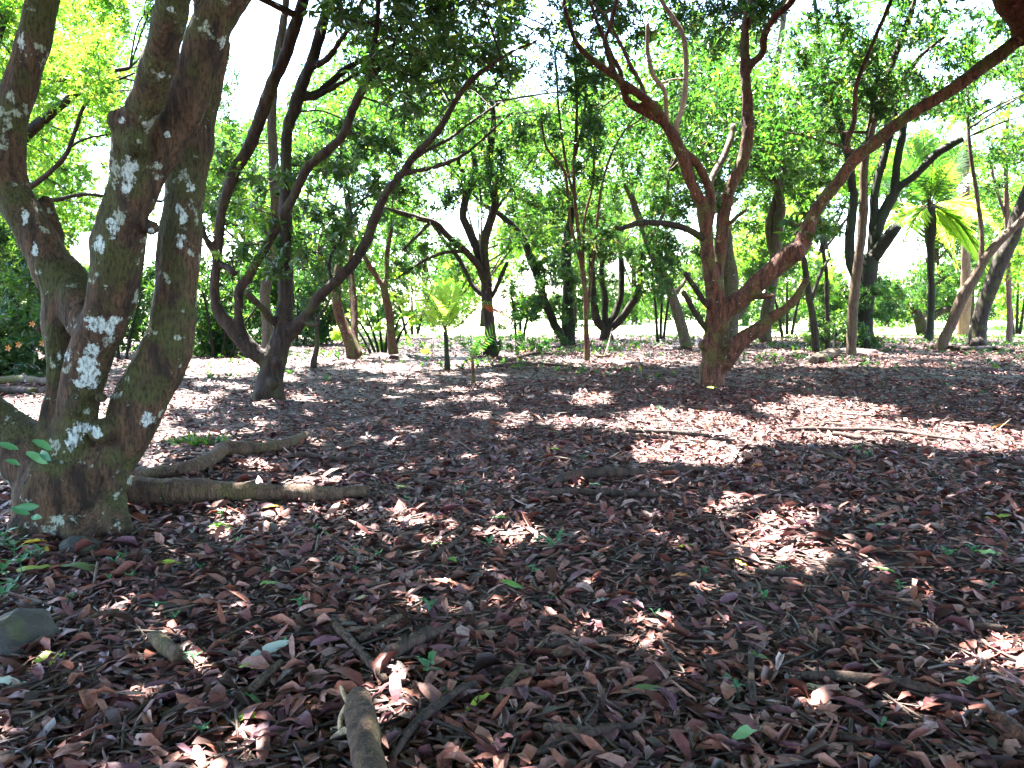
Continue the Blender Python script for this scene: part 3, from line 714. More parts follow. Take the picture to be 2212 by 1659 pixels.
O2.limb("1930,420,8 1950,398,8 1976,379,8 2020,335,8 2050,315,8 2078,300,7", -.5, ext=False)
O2.limb("1882,560,10 1888,470,10 1891,408,9 1915,321,8 1935,240,6 1960,140,4", 1, ext=False)
O2.limb("1868,640,10 1850,600,11 1835,555,11 1839,478,10 1845,420,9 1842,408,9 1830,321,8 1807,248,7 1780,180,6 1770,90,5 1760,0,4", .6)
O2.crown([(1700, 100, 1830, 330, 8, .9, 0, 5), (1720, 330, 1800, 540, 6, .75, 0, 4)], 1.2, .16)
O2.crown([(1745, 600, 1900, 750, 12, .55, -1.5, .5), (1890, 600, 1960, 700, 6, .6, 0, 3)], 1.3, .15)
O5 = T('sapling', 'thin dark leaning stem beside the end of the snapped limb', (1763, 748), 'bark_dark', 'leaf_mid', Y=27)
O5.limb("1763,752,9 1760,720,8 1755,680,7.5 1748,643,7 1742,600,7 1736,560,6 1720,500,5", .5, ext=False)
O5.limb("1752,650,4 1772,592,4 1790,560,3", .3, ext=False)
O6 = T('sapling', 'very slender upright stem between the leaning stem and the dark clump', (1788, 750), 'bark_dark', 'leaf_mid', Y=27.5)
O6.limb("1788,753,6 1788,700,5 1786,640,5 1785,592,4.5 1778,540,4 1771,492,4 1765,420,3", .5, ext=False)

Qt = T('tree', 'brown trunk sloping up beside the big dark leaning trunk', (2033, 757), 'bark_log', 'leaf_mid')
Qt.limb("2028,760,15 2038,735,12 2055,700,11 2083,634,11 2105,600,10.5 2126,563,10 2154,526,9 2197,486,8 2230,450,7", -.5)
Qt.limb("2120,570,6 2120,500,5 2110,420,4.5 2096,330,4 2090,250,3", 1, ext=False)
Qt.crown([(2030, 20, 2180, 130, 6, .9, -1, 3), (2080, 150, 2230, 260, 4, .7, 0, 3)], 1.2, .16)
R_ = T('tree', 'heavy dark trunk leaning out of the clearing at its edge', (2110, 750), 'bark_dark', 'leaf_mid')
R_.limb("2108,756,27 2110,738,19 2117,691,16 2128,655,15 2140,620,15 2152,585,15 2168,549,16 2185,515,15.5 2197,478,15 2211,435,14 2240,380,12", .5)
R_.limb("2085,760,8 2100,750,10 2108,735,10", -.4, ext=False, join=False); R_.limb("2140,762,7 2124,750,10 2112,735,10", -.4, ext=False, join=False)
R_.crown([(2110, 260, 2240, 420, 5, .8, 0, 3)], 1.0, .16)
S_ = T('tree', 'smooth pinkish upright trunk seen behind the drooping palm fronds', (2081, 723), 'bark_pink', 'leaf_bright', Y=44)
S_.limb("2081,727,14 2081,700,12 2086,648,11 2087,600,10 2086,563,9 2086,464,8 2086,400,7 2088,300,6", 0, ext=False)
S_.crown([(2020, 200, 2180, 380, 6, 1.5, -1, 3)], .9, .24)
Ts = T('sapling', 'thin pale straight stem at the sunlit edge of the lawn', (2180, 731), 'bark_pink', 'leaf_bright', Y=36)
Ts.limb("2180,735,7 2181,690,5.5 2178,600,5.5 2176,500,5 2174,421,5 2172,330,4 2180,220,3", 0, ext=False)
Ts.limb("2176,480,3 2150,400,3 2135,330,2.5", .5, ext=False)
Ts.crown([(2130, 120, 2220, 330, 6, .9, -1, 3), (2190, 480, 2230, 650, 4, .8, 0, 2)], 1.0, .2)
U_ = T('tree', 'low dark-limbed spreading tree under the palms', (1985, 716), 'bark_dark', 'leaf_mid', Y=46)
U_.limb("1996,718,13 1989,700,11 1976,672,10 1960,655,8 1935,640,6", 1, ext=False)
U_.limb("1992,705,9 2020,680,8 2050,668,8 2075,680,7 2085,700,5", 1, ext=False)
U_.crown([(1890, 560, 2080, 660, 8, 1.3, -1, 3), (1905, 650, 1975, 690, 4, .8, -1, 1)], 1.4, .24)

# ------------------------------------------------------------------ palms
def frond_mesh(base, d0, length, droop, n, ll, width_ang=1.0, hang=.5, rng=RNG, lw=.09, roll=0.0):
    """a feather frond: rachis tube and paired leaflets. returns Acc (mat 0 leaflets, mat 1 rachis)"""
    a = Acc(); k = 14; base = np.asarray(base, float); tip = np.asarray(d0, float)
    L0 = np.linalg.norm(tip - base); ctl = base + (tip - base) * .38 + np.array([0, 0, min(droop, 1.0) * .36 * L0])
    q = np.linspace(0, 1, k + 1)[:, None]; pts = base * (1 - q) ** 2 + ctl * 2 * q * (1 - q) + tip * q * q
    pts = np.array(pts); rad = np.linspace(.018, .004, k + 1) * (length / 2.0)
    a.tube(pts, rad, 4, .02, 3, mt=1, smooth=False)
    t = np.repeat(np.linspace(.14, .99, n), 2); sgn = np.tile([1.0, -1.0], n)
    f = t * k; i0 = np.clip(f.astype(int), 0, k - 1); w = (f - i0)[:, None]
    p = pts[i0] * (1 - w) + pts[i0 + 1] * w; tg = unit(pts[i0 + 1] - pts[i0])
    s0 = unit(np.cross(tg, np.array([0, 0, 1.0]) + 1e-4)); u0 = np.cross(s0, tg)
    side = (s0 * math.cos(roll) + u0 * math.sin(roll)) * sgn[:, None]
    upv = unit(np.cross(s0 * math.cos(roll) + u0 * math.sin(roll), tg))
    dd = unit(side * width_ang + tg * (.45 + .5 * t[:, None]) + upv * .25 + np.array([0, 0, -1.0]) * hang * rng.uniform(.6, 1.2, (len(t), 1)))
    L = ll * np.sin(np.clip(t * 1.02 + .12, 0, 1) * math.pi) ** .6 * rng.uniform(.85, 1.1, len(t)); L = np.maximum(L, ll * .25)
    V, Tt, kk = leaf4(p, dd, unit(np.cross(dd, upv)), L, L * lw, droop=.25)
    a.add(V, Tt, None, np.repeat(np.clip(rng.normal(.5, .2, len(t)), 0, 1), kk), None, 0)
    return a, pts
def palm(name, label, base, stem, fronds, leaf, bark, Y=None, lw=.09, dead=None):
    t = Tree(name, label, base, bark, leaf, cat='palm', Y=Y)
    t.limb(stem, 0, ext=False)
    top = t.samples[-1][0]; rg = np.random.default_rng(int(base[0]))
    for (du, dv, dy, drp, ll, hang, *lf) in fronds:
        tip = P(*[to_uv(top[None])[0][0] + du, to_uv(top[None])[1][0] + dv, t.Y + dy])
        L = np.linalg.norm(tip - top)
        a, _ = frond_mesh(top, tip, L, drp, int(max(14, L * 17)), ll, 1.0, hang, rg, lw, rg.choice([-1, 1]) * rg.uniform(.5, 1.0))
        link('frond', a.build('frond', [M[lf[0] if lf else leaf], M['bark_log']], t.o, smooth=False, rnd=True), t.root)
    if dead:
        a, _ = frond_mesh(*dead); o = link('dead_frond', a.build('dead_frond', [M['leaf_dead_frond'], M['bark_red']], t.o, smooth=False, rnd=True), t.root)
        o['label'] = 'dead orange frond drooping from the palm'
    return t
V1 = palm('young_palm', 'young palm with whitish arching fronds and one dead orange frond', (966, 797), "966,801,7 966,790,6.5 965,765,5.5 964,742,5 962,715,4",
     [(-95, -115, .3, 1.1, .42, .35), (-12, -120, .5, .35, .5, .1), (22, -125, .2, .5, .5, .1), (100, -60, .0, 1.5, .42, .6), (-75, -30, -.8, 1.0, .36, .5), (-55, 18, -.6, 1.2, .25, .5), (45, -80, -1.0, .8, .42, .3), (-40, -85, -.9, .7, .42, .3), (30, 20, -.8, 1.3, .25, .4)],
     'leaf_lime', 'bark_vine')
tp = P(1036, 661, V1.Y)
a = Acc(); top1 = V1.samples[-1][0]
a.tube([top1, P(990, 703, V1.Y - .1), P(1015, 678, V1.Y - .1), tp], [.02, .016, .013, .012], 5, .05, 4)
fa, _ = frond_mesh(tp, P(1119, 702, V1.Y - .2), 1.1, .75, 46, .32, .5, 1.1, RNG, .15)
V_ = np.vstack(fa.V)
a.add(V_, np.vstack(fa.T) if fa.T else None, np.vstack(fa.Q) if fa.Q else None, np.concatenate(fa.RT), np.concatenate(fa.RQ), 1)
o = link('dead_frond', a.build('dead_frond', [M['bark_red'], M['leaf_dead_frond']], V1.o, smooth=False, rnd=True), V1.root); o['label'] = 'dead orange frond on a thin bent stalk'
V2 = palm('young_palm', 'smallest palm seedling in front of the whitish young palm', (1022, 826), "1022,829,5.5 1022,815,4.5 1021,790,3.5 1020,777,3",
     [(100, -74, .1, 1.1, .26, .5), (-4, -78, .2, .5, .3, .2), (32, -62, -.4, .7, .26, .3), (-32, -52, -.3, .9, .22, .3), (22, -30, -.6, 1.0, .16, .3), (-20, -25, .3, 1.0, .16, .3), (14, -48, .5, .6, .2, .3)], 'leaf_mid', 'bark_red')
PL = palm('palm_tree', 'slim black-trunked palm with upright green fronds above wide drooping lime fronds', (2004, 737), "2000,742,15 2006,730,10 2010,690,7.5 2012,648,7 2011,590,7 2010,540,8 2009,500,13 2009,470,13 2008,448,9",
     [(-115, 78, 1.5, .9, 1.0, 1.0), (-70, 120, -1.5, .9, .8, 1.2), (-150, 120, 3, 1.0, .9, 1.2), (60, 130, 1, .9, .8, 1.3), (95, 110, -.5, 1.0, 1.1, 1.6), (130, 150, 1.0, 1.0, 1.2, 1.8), (150, 190, -1, 1.0, 1.0, 1.5), (160, 60, 2, .9, .9, 1.2),
      (-60, -180, .5, .3, .9, .3, 'leaf_mid'), (-20, -205, 0, .2, .9, .3, 'leaf_mid'), (30, -190, -.5, .2, .9, .3, 'leaf_mid'), (80, -150, .5, .4, .95, .4, 'leaf_mid'), (105, -85, 0, .6, .9, .6, 'leaf_mid'), (-95, -120, -.5, .5, .9, .4, 'leaf_mid'), (-120, -50, 1, .8, .9, .7, 'leaf_mid'), (55, -95, -1.5, .6, .9, .5, 'leaf_bright'), (10, -130, -1.5, .4, .9, .5, 'leaf_mid')], 'leaf_lime', 'bark_vine', lw=.07)

# ------------------------------------------------------------------ shrubs and low growth
def shrub(name, label, base, boxes, leaf, L, cov=1.5, wl=.3, kind=2, Y=None, stems=3, droop=.2, group=None):
    t = Tree(name, label, base, 'bark_vine', leaf, cat='shrub', Y=Y, group=group); t.first = True
    bu, bv = base
    for k in range(stems):
        u0, v0, u1, v1 = boxes[0][:4]
        tu = u0 + (k + .5) * (u1 - u0) / stems; tv = v0 + (v1 - v0) * .3
        t.limb([(bu + (tu - bu) * .25, bv + 2, 3.5), (bu + (tu - bu) * .55, (bv + tv) / 2, 2.8), (tu, tv, 1.6)], t.rng.uniform(-.5, .5), part='stem', ext=False, join=False)
    t.crown(boxes, cov, L, kind, .8, True, wl, 7, droop); ALL.append(t); return t
shrub('shrub', 'glowing broad-leaved shrub with large lime leaves beside the slim trunks', (830, 768), [(725, 640, 905, 765, 12, .42, -1, 1), (770, 560, 850, 650, 4, .4, 0, 1.5)], 'leaf_lime', .27, 1.3, .62, 4, stems=7)
shrub('shrub', 'dark leafy undergrowth past the gap between the mossy stems', (30, 800), [(-60, 500, 110, 700, 12, .75, -1, 2), (-60, 690, 110, 830, 10, .6, -1.5, .5)], 'leaf_dark', .17, 2.2, .3, Y=18.5)
shrub('shrub', 'dense green hedge-like shrub seen through the stems of the mossy tree', (260, 775), [(150, 560, 340, 790, 14, .9, 0, 3)], 'leaf_mid', .17, 2.2, .34, Y=24)
shrub('shrub', 'shady dense shrub between the mossy tree and the forked tree', (470, 772), [(405, 570, 610, 780, 18, .9, 0, 4)], 'leaf_mid', .18, 2.2, .34, Y=25)
shrub('shrub', 'sprawling bright-edged shrub low behind the forked trunk', (640, 742), [(560, 570, 730, 740, 14, 1.1, 0, 4)], 'leaf_mid', .2, 2.0, .34, Y=33)
shrub('shrub', 'leafy dark bush filling the gap beneath the black-limbed tree', (890, 720), [(820, 580, 960, 700, 8, 1.3, 0, 4)], 'leaf_mid', .24, 1.3, .34, Y=44)
shrub('shrub', 'bush hanging over the lawn edge beside the ivy-smothered tree', (1120, 735), [(1090, 590, 1170, 720, 7, .7, -1, 1)], 'leaf_mid', .18, 1.2, .34, Y=33)
shrub('shrub', 'low leafy plants spreading in front of the ivy-smothered tree', (1150, 762), [(1090, 725, 1200, 765, 9, .28, -2, 1)], 'leaf_mid', .14, 1.3, .4, Y=28)
shrub('shrub', 'tall bush behind the leaning reddish tree limb', (1700, 720), [(1640, 560, 1760, 710, 8, 1.2, 0, 4)], 'leaf_dark', .22, 1.4, .34, Y=40)
shrub('shrub', 'dark undergrowth crowding the foot of the ivy-choked clump', (1800, 755), [(1740, 690, 1870, 755, 9, .45, -1, 1)], 'leaf_dark', .16, 1.4, .34, Y=28)
shrub('shrub', 'bright bush at the edge beyond the heavy leaning trunk', (2195, 720), [(2160, 560, 2240, 690, 6, 1.2, 0, 3)], 'leaf_bright', .26, 1.2, .34, Y=44)
shrub('shrub', 'thin leafy shoots in front of the pale slanting trunk', (1425, 730), [(1395, 560, 1470, 640, 5, .6, -2, 0)], 'leaf_mid', .17, 1.1, .4, Y=33)

# big soft leaves on the reddish tree
J.crown([(1690, 455, 1790, 525, 6, .26, -.6, .1)], 1.5, .2, 4, twig=True)
J.crown([(1545, 385, 1600, 425, 3, .16, -.4, .2), (1540, 430, 1565, 470, 2, .1, -.4, 0), (1650, 610, 1690, 625, 1, .14, -.3, -.1)], 1.4, .16, 4)
J.crown([(1220, -60, 1420, 90, 7, .75, 0, 3), (1480, -60, 1720, 60, 7, .8, 0, 4)], 1.2, .15)
# forked tree foliage: dense at the top of the picture, glossy clumps among the limbs
B.crown([(760, -60, 1230, 60, 16, .8, -2.5, 3), (790, 60, 1160, 170, 13, .75, -2, 3), (850, 170, 1010, 260, 4, .55, -1, 2)], 1.05, .16, droop=.5)
B.crown([(470, 350, 720, 470, 10, .42, -1, 1.5), (490, 470, 720, 610, 10, .36, -1, 1), (700, 230, 900, 420, 8, .5, -1.5, 1.5), (730, 420, 830, 520, 3, .4, 0, 2)], 1.3, .15, 4)
B.crown([(560, 500, 620, 590, 2, .2, -.8, -.4)], 1.2, .15, 4)
A.crown([(180, 420, 240, 440, 1, .01, 0, 0)], 0.0, .1) if False else None

# ------------------------------------------------------------------ far trees beyond the lawn: three built, the rest copies
def far_tree(name, label, loc, seed, hgt, R, leaf, L=.34, cov=1.5):
    rg = np.random.default_rng(seed)
    root = empty(name, loc, label, 'tree', 'trees beyond the clearing'); ac = Acc(); lv = Leaves()
    top = np.array([rg.normal() * .4, rg.normal() * .4, hgt * .55])
    ac.tube([(0, 0, -.2), (rg.normal() * .1, 0, hgt * .2), top], [.34, .26, .16], 9, .1, seed)
    cs = []
    for k in range(13):
        an = k * 2.4 + rg.random(); rr = R * rg.uniform(.35, .95); z = hgt * (.1 + .88 * ((k * .618) % 1))
        c = np.array([math.cos(an) * rr, math.sin(an) * rr, z]); cs.append(c)
        ac.tube([top * rg.uniform(.35, .9), c * .6 + top * .2, c], [.11, .08, .03], 5, .1, seed + k)
        lv.blob(c, R * rg.uniform(.38, .56), cov, L, 6, .36, 2, .7, rg)
    link('trunk', ac.build('trunk', [M['bark_dark']]), root)
    V = np.vstack(lv.V); Tt = np.vstack(lv.T); link('crown', mk_mesh('crown', V, Tt, None, [M[leaf]], None, np.concatenate(lv.R)), root)
    return root
def dup(root, loc, rz, sc, label):
    r = root.copy(); COL.objects.link(r); r.location = [float(c) for c in loc]; r.rotation_euler = (0, 0, rz); r.scale = (sc, sc, sc); r['label'] = label
    for ch in root.children:
        c = ch.copy(); COL.objects.link(c); c.parent = r
    return r
fa1 = far_tree('far_tree', 'tall bright tree past the lawn behind the massive mossy stems', (-26, 40, 0), 21, 13, 5.0, 'leaf_bright', .3, 1.7)
fa2 = far_tree('far_tree', 'rounded green tree past the lawn behind the forked trunk', (-13, 52, 0), 22, 14, 5.5, 'leaf_far', .32, 1.8)
fa3 = far_tree('far_tree', 'broad tree past the lawn behind the dark candelabra tree', (6, 78, 0), 23, 15, 6.0, 'leaf_far', .36, 1.8)
FAR = [(fa1, (-37, 60), .9, 1.15, 'tall tree seen past the lawn beyond the dark undergrowth'), (fa2, (-22, 66), 2.1, 1.1, 'green tree past the lawn between the mossy tree and forked tree'),
       (fa3, (-9, 84), 1.2, 1.0, 'distant tree past the lawn behind the lime shrub'), (fa1, (-2.5, 70), 3.0, 1.05, 'distant tree past the lawn behind the black-limbed tree'),
       (fa2, (14, 92), .4, 1.2, 'distant tree past the lawn above the pale slanting trunk'), (fa3, (22, 76), 4.0, 1.05, 'distant tree past the lawn behind the reddish broken tree'),
       (fa1, (21, 56), 5.0, 1.0, 'sunlit tree past the lawn behind the ivy-choked clump'), (fa2, (33, 64), 1.0, 1.1, 'sunlit tree past the lawn behind the black-trunked palm'),
       (fa3, (42, 74), 2.0, 1.1, 'sunlit tree past the lawn behind the leaning dark trunk'), (fa1, (49, 66), 2.7, 1.0, 'outermost sunlit tree at the lawn edge past the pale stem'),
       (fa2, (-48, 76), 3.7, 1.3, 'outermost tall tree beyond the lawn on the hedge side')]
for src, (x, y), rz, sc, lab in FAR: dup(src, (x, y, 0), rz, sc, lab)
# clipped hedge across the lawn
rg = np.random.default_rng(77); hr = empty('hedge', (14, 108, 0), 'low bluish-green hedge at the end of the bright lawn', 'hedge')
lv = Leaves(); n = 26000
hp = np.stack([rg.uniform(-14, 60, n), rg.uniform(-1.2, 1.2, n), rg.random(n) ** .8 * 3.0], 1)
hp[:, 2] *= 1 + .25 * np.sin(hp[:, 0] * .5)
b, d, sd = rosettes(hp[: n // 4], 4, rg); lv.put(b, d, sd, np.full(len(b), .5) * rg.uniform(.7, 1.2, len(b)), np.full(len(b), .2), cull=False)
link('foliage', mk_mesh('foliage', np.vstack(lv.V), np.vstack(lv.T), None, [M['leaf_mid']], None, np.concatenate(lv.R)), hr)

# ------------------------------------------------------------------ unseen high canopy, added to shade the clearing, joined to the three big trees
rg = np.random.default_rng(5)
def overhead():
    pts = []
    for yy in np.arange(-14, 27, .5):
        for xx in np.arange(-24, 24, .5):
            x = xx + rg.uniform(-.25, .25); y = yy + rg.uniform(-.25, .25)
            if abs(x) > .55 * max(y, 0) + 9.0: continue
            if y > 10 and x < -.42 * y - .5: continue
            zmin = max(5.6, 1.9 + .40 * y)
            pts.append((x, y, zmin))
    pts = np.array(pts)
    keep = (.5 + .5 * np.sin(pts[:, 0] * .9 + 1.7 * np.sin(pts[:, 1] * .5))) * (.5 + .5 * np.sin(pts[:, 1] * .8 + pts[:, 0] * .35 + 2)) < .93
    return pts[keep]
OV = overhead()
own = {'A': (A, (-2.5, 6.0)), 'B': (B, (-3.5, 13.5)), 'J': (J, (4.5, 14.0))}
ctr = np.array([own[k][1] for k in 'ABJ']); which = np.argmin(((OV[:, None, :2] - ctr[None]) ** 2).sum(2) * np.array([1, 1, .8]), 1)
for k, key in enumerate('ABJ'):
    t = own[key][0]; p = OV[which == k]
    for lay in range(6):
        q = p + np.stack([rg.normal(0, .22, len(p)), rg.normal(0, .22, len(p)), .25 + lay * .42 + rg.uniform(0, .5, len(p))], 1)
        b, d, s_ = rosettes(q, 5, rg, .3, 1.0)
        b = b + rg.normal(size=b.shape) * .12
        LL = .54 * rg.uniform(.7, 1.2, len(b)); t.lv.put(b, d, s_, LL, LL * .42, 2, None, rg)
    # boughs carrying the added high canopy
    hub = max(t.samples, key=lambda s: s[0][2])
    for c in p[:: max(1, len(p) // 26)]:
        if lit_mask(np.array([c, c * .5 + hub[0] * .5])).any(): continue
        bsm = min(t.samples, key=lambda s: float(np.sum((s[0] - c) ** 2)) - 1.2 * s[0][2])
        if np.linalg.norm(bsm[0] - c) > 6: continue
        mid = bsm[0] * .45 + c * .55 + np.array([0, 0, .35])
        r0 = min(bsm[1] * .6, .05); t.twigs.tube([bsm[0], mid, c + np.array([0, 0, .5])], [r0, r0 * .7, .012], 6, .1, t.seed); t.seed += 1

# the linked crowns of the trees farther back, with openings to the sky
mids = [D, E, F_, Gs, H, I_, L_, Mt, O1, O2, Qt, R_, BB]
mc = np.array([t.o[:2] for t in mids]); pts = []
for yy in np.arange(25, 47, .6):
    for xx in np.arange(-16, 34, .6):
        x = xx + rg.uniform(-.3, .3); y = yy + rg.uniform(-.3, .3)
        g_ = math.sin(x * .55 + 1.3 * math.sin(y * .4)) + math.sin(y * .6 + x * .3 + 1) + .8 * math.sin(x * 1.3 - y * .9)
        if g_ < -.75: continue
        zb = 6.6 + .7 * math.sin(x * .5 + y * .3) + .9 * math.sin(x * .9 - y * .4 + 2) + (y - 25) * .12
        pts.append((x, y, zb))
pts = np.array(pts)
for lay in range(5):
    q = pts + np.stack([rg.normal(0, .3, len(pts)), rg.normal(0, .3, len(pts)), lay * .75 + rg.uniform(0, .9, len(pts))], 1)
    u_, v_, _ = to_uv(q)
    gap = np.zeros(len(q), bool)
    for cu, cv, ru, rv in ((520, 120, 130, 150), (1722, 110, 85, 60), (2160, 240, 70, 80), (1180, 170, 60, 50), (1490, 60, 40, 30), (1900, 60, 50, 40), (2020, 370, 120, 130)): gap |= ((u_ - cu) / ru) ** 2 + ((v_ - cv) / rv) ** 2 < 1
    q = q[~gap]; wh = np.argmin(((q[:, None, :2] - mc[None]) ** 2).sum(2), 1)
    for k, t in enumerate(mids):
        qq = q[wh == k]
        if not len(qq): continue
        b, d, s_ = rosettes(qq, 12, rg, .4, .9); b = b + rg.normal(size=b.shape) * .16
        LL = .27 * rg.uniform(.6, 1.25, len(b)); t.lv.put(b, d, s_, LL, LL * .36, 2, None, rg)
        if lay == 1:
            for c in qq[:: max(1, len(qq) // 9)]:
                bsm = min(t.samples, key=lambda s: float(np.sum((s[0] - c) ** 2)) - 1.5 * s[0][2])
                if np.linalg.norm(bsm[0] - c) > 4.5: continue
                r0 = min(bsm[1] * .7, .06); t.twigs.tube([bsm[0], bsm[0] * .45 + c * .55 + np.array([0, 0, .4]), c + np.array([0, 0, .6])], [r0, r0 * .7, .012], 6, .1, t.seed); t.seed += 1

A.finish(lichen=LICH)
for t in ALL[1:]: t.finish()
for t in (V1, V2, PL): t.finish()

# ------------------------------------------------------------------ leaf litter
def litter_pts(n, y0, y1, rg, power=1.0):
    y = y0 + (y1 - y0) * rg.random(n) ** power
    x = (rg.random(n) * 2 - 1) * (.70 * y + .6)
    return x, y
def litter(name, y0, y1, n, L, kind, rg, tilt=.28, power=1.0, zmax=.02, mat='litter', wl=.33):
    x, y = litter_pts(n, y0, y1, rg, power)
    dens = .55 + .45 * np.sin(x * 1.1 + 1.9 * np.sin(y * .8)) * np.sin(y * .9 + x * .4)
    bare = np.clip((y - 6) / 4, 0, 1) * np.clip((1.5 - x) / 3, 0, 1) * .4          # muddy bare strip with thinner litter
    keep = rg.random(n) < (.55 + .45 * dens) * (1 - bare)
    x, y = x[keep], y[keep]; n = len(x)
    base = np.stack([x, y, gz(x, y) + .006 + rg.random(n) * zmax], 1)
    a = rg.random(n) * 2 * math.pi; el = rg.normal(.04, tilt, n)
    d = np.stack([np.cos(a) * np.cos(el), np.sin(a) * np.cos(el), np.sin(el)], 1)
    s = unit(np.cross(np.array([0, 0, 1.0]), d)); up = np.cross(d, s); ro = rg.normal(0, tilt * 1.4, n)[:, None]
    s = s * np.cos(ro) + up * np.sin(ro)
    LL = L * np.exp(rg.normal(-.1, .38, n)); LL = np.clip(LL, .3 * L, 1.9 * L); WW = LL * wl * np.where(rg.random(n) < .25, rg.uniform(1.1, 1.7, n), rg.uniform(.35, 1.0, n)); WW = np.minimum(WW, .062)
    base[:, 2] += np.clip(-np.sin(el), 0, 1) * LL * .9
    r = np.clip(rg.beta(1.35, 1.75, n), 0, 1)
    if kind == 8: V, T_, k = leaf8(base, d, s, LL, WW, np.where(rg.random(n) < .6, rg.normal(.08, .22, n), rg.normal(.3, .8, n)), rg.normal(.03, .10, n))
    elif kind == 2: V, T_, k = leaf2(base, d, s, LL, WW, .22, .1)
    else: V, T_, k = leaf4(base, d, s, LL, WW, droop=.1)
    return V, T_, np.repeat(r, k)
lit = [litter('a', 1.7, 4.6, 19000, .092, 8, np.random.default_rng(1), .2, 1.0, wl=.29), litter('b', 4.6, 8.5, 28000, .10, 8, np.random.default_rng(2), .22, .9, wl=.3),
       litter('c', 8.5, 17, 60000, .095, 2, np.random.default_rng(3), .26, .95), litter('d', 17, 44, 100000, .12, 2, np.random.default_rng(4), .24, .9),
       litter('crumbs', 1.7, 6.5, 16000, .042, 4, np.random.default_rng(8), .3, 1.0, .012, wl=.5)]
V = []; T_ = []; R = []; off = 0
for v_, t_, r_ in lit: V.append(v_); T_.append(t_ + off); R.append(r_); off += len(v_)
tag(link('leaf_litter', mk_mesh('leaf_litter', np.vstack(V), np.vstack(T_), None, [M['litter']], None, np.concatenate(R), smooth=True)), kind='stuff')

# loose twigs among the litter
rg = np.random.default_rng(31); n = 9000
x, y = litter_pts(n, 1.8, 22, rg, 1.7); L = np.clip(np.exp(rg.normal(-1.9, .55, n)), .05, .6) * (1 + .03 * y); rr = np.clip(L * rg.uniform(.015, .035, n), .002, .008)
a = rg.random(n) * 2 * math.pi; el = rg.normal(0, .1, n); d = np.stack([np.cos(a) * np.cos(el), np.sin(a) * np.cos(el), np.sin(el)], 1)
sd = unit(np.cross(d, np.array([0, 0, 1.0]))); up = np.cross(sd, d)
c0 = np.stack([x, y, gz(x, y) + .022 + rg.random(n) * .012], 1); bend = rg.normal(0, .12, (n, 1)) * L[:, None]
Vt = []
for t, k in ((-.5, .9), (0, 1.0), (.5, .6)):
    c = c0 + d * (L * t)[:, None] + sd * bend * (1 - abs(t) * 2)
    for q in range(4):
        an = q * math.pi / 2; Vt.append(c + (sd * math.cos(an) + up * math.sin(an)) * (rr * k)[:, None])
Vt = np.stack(Vt, 1).reshape(-1, 3); k = np.arange(n)[:, None] * 12; Qt_ = []
for ring in range(2):
    for q in range(4): Qt_.append(k + np.array([ring * 4 + q, ring * 4 + (q + 1) % 4, ring * 4 + 4 + (q + 1) % 4, ring * 4 + 4 + q]))
Qt_ = np.stack(Qt_, 1).reshape(-1, 4)
tag(link('twig_litter', mk_mesh('twig_litter', Vt, None, Qt_, [M['twig']], None, np.repeat(rg.random(n), 8), smooth=True)), kind='stuff')

# the 300 brown leaves that show largest: pieces of the forest floor
def big_leaf(name, L, W, rows, rg, mat, curl, bend, lobes=0.0, rnd=None, twist=0.0):
    V = []; T4 = []; t = np.linspace(0, 1, rows)
    for i, q in enumerate(t):
        w = W * math.sin(min(1, .04 + q * .93 + .03) * math.pi) ** .75 * (1 + lobes * math.sin(q * 19)); z = bend * L * 4 * q * (1 - q) + rg.normal() * .004
        th = twist * (q - .5); cz = abs(curl)
        for s in (-1, 0, 1):
            yy, zz = s * w / 2 * (1 - .35 * min(cz, 1)), (curl * w * .5 if s else -.001) + (rg.normal() * .05 * w if s else 0)
            V.append((q * L - L / 2, yy * math.cos(th) - zz * math.sin(th), z + yy * math.sin(th) + zz * math.cos(th)))
    for i in range(rows - 1):
        for s in range(2):
            a_ = i * 3 + s; T4.append((a_, a_ + 1, a_ + 4, a_ + 3))
    return mk_mesh(name, V, None, T4, [mat], None, np.full(len(T4), .5 if rnd is None else rnd), smooth=True)
rg = np.random.default_rng(91); variants = []
for k in range(24):
    variants.append(big_leaf('leaf', rg.uniform(.10, .15), rg.uniform(.032, .05), 7, rg, M['litter'], rg.normal(.2, .45), rg.normal(.05, .06), .06, float(np.clip(rg.beta(2.2, 1.9), 0, 1)), rg.normal(0, .6)))
for k in range(300):
    y = 2.35 + 2.3 * rg.random() ** 1.1; x = (rg.random() * 2 - 1) * (.62 * y)
    o = link('leaf', variants[k % 24], ground, (x, y, float(gz(x, y)) + .034 + rg.random() * .012)); o.rotation_euler = (rg.normal(0, .3), rg.normal(0, .22), rg.random() * 6.28)

# low green ground cover at the shaded far side of the clearing
rg = np.random.default_rng(63); n = 5200
y = 16 + 28 * rg.random(n) ** .55; x = (rg.random(n) * 2 - 1) * (.68 * y)
cl = np.sin(x * .8 + 2 * np.sin(y * .35)) + np.sin(y * .7 + x * .5) + .02 * (y - 16)
k_ = cl > rg.uniform(-.1, 1.5, n); x, y = x[k_], y[k_]
pos = np.stack([x, y, gz(x, y) + .04 + .14 * rg.random(len(x)) * np.clip((y - 14) / 14, 0, 1)], 1)
b, d, s_ = rosettes(pos, 6, rg, .05, 1.1); lv = Leaves(); LL = rg.uniform(.06, .16, len(b)); lv.put(b, d, s_, LL, LL * .45, cull=False, rng=rg)
tag(link('ground_cover', mk_mesh('ground_cover', np.vstack(lv.V), np.vstack(lv.T), None, [M['leaf_mid']], None, np.concatenate(lv.R))), kind='stuff')

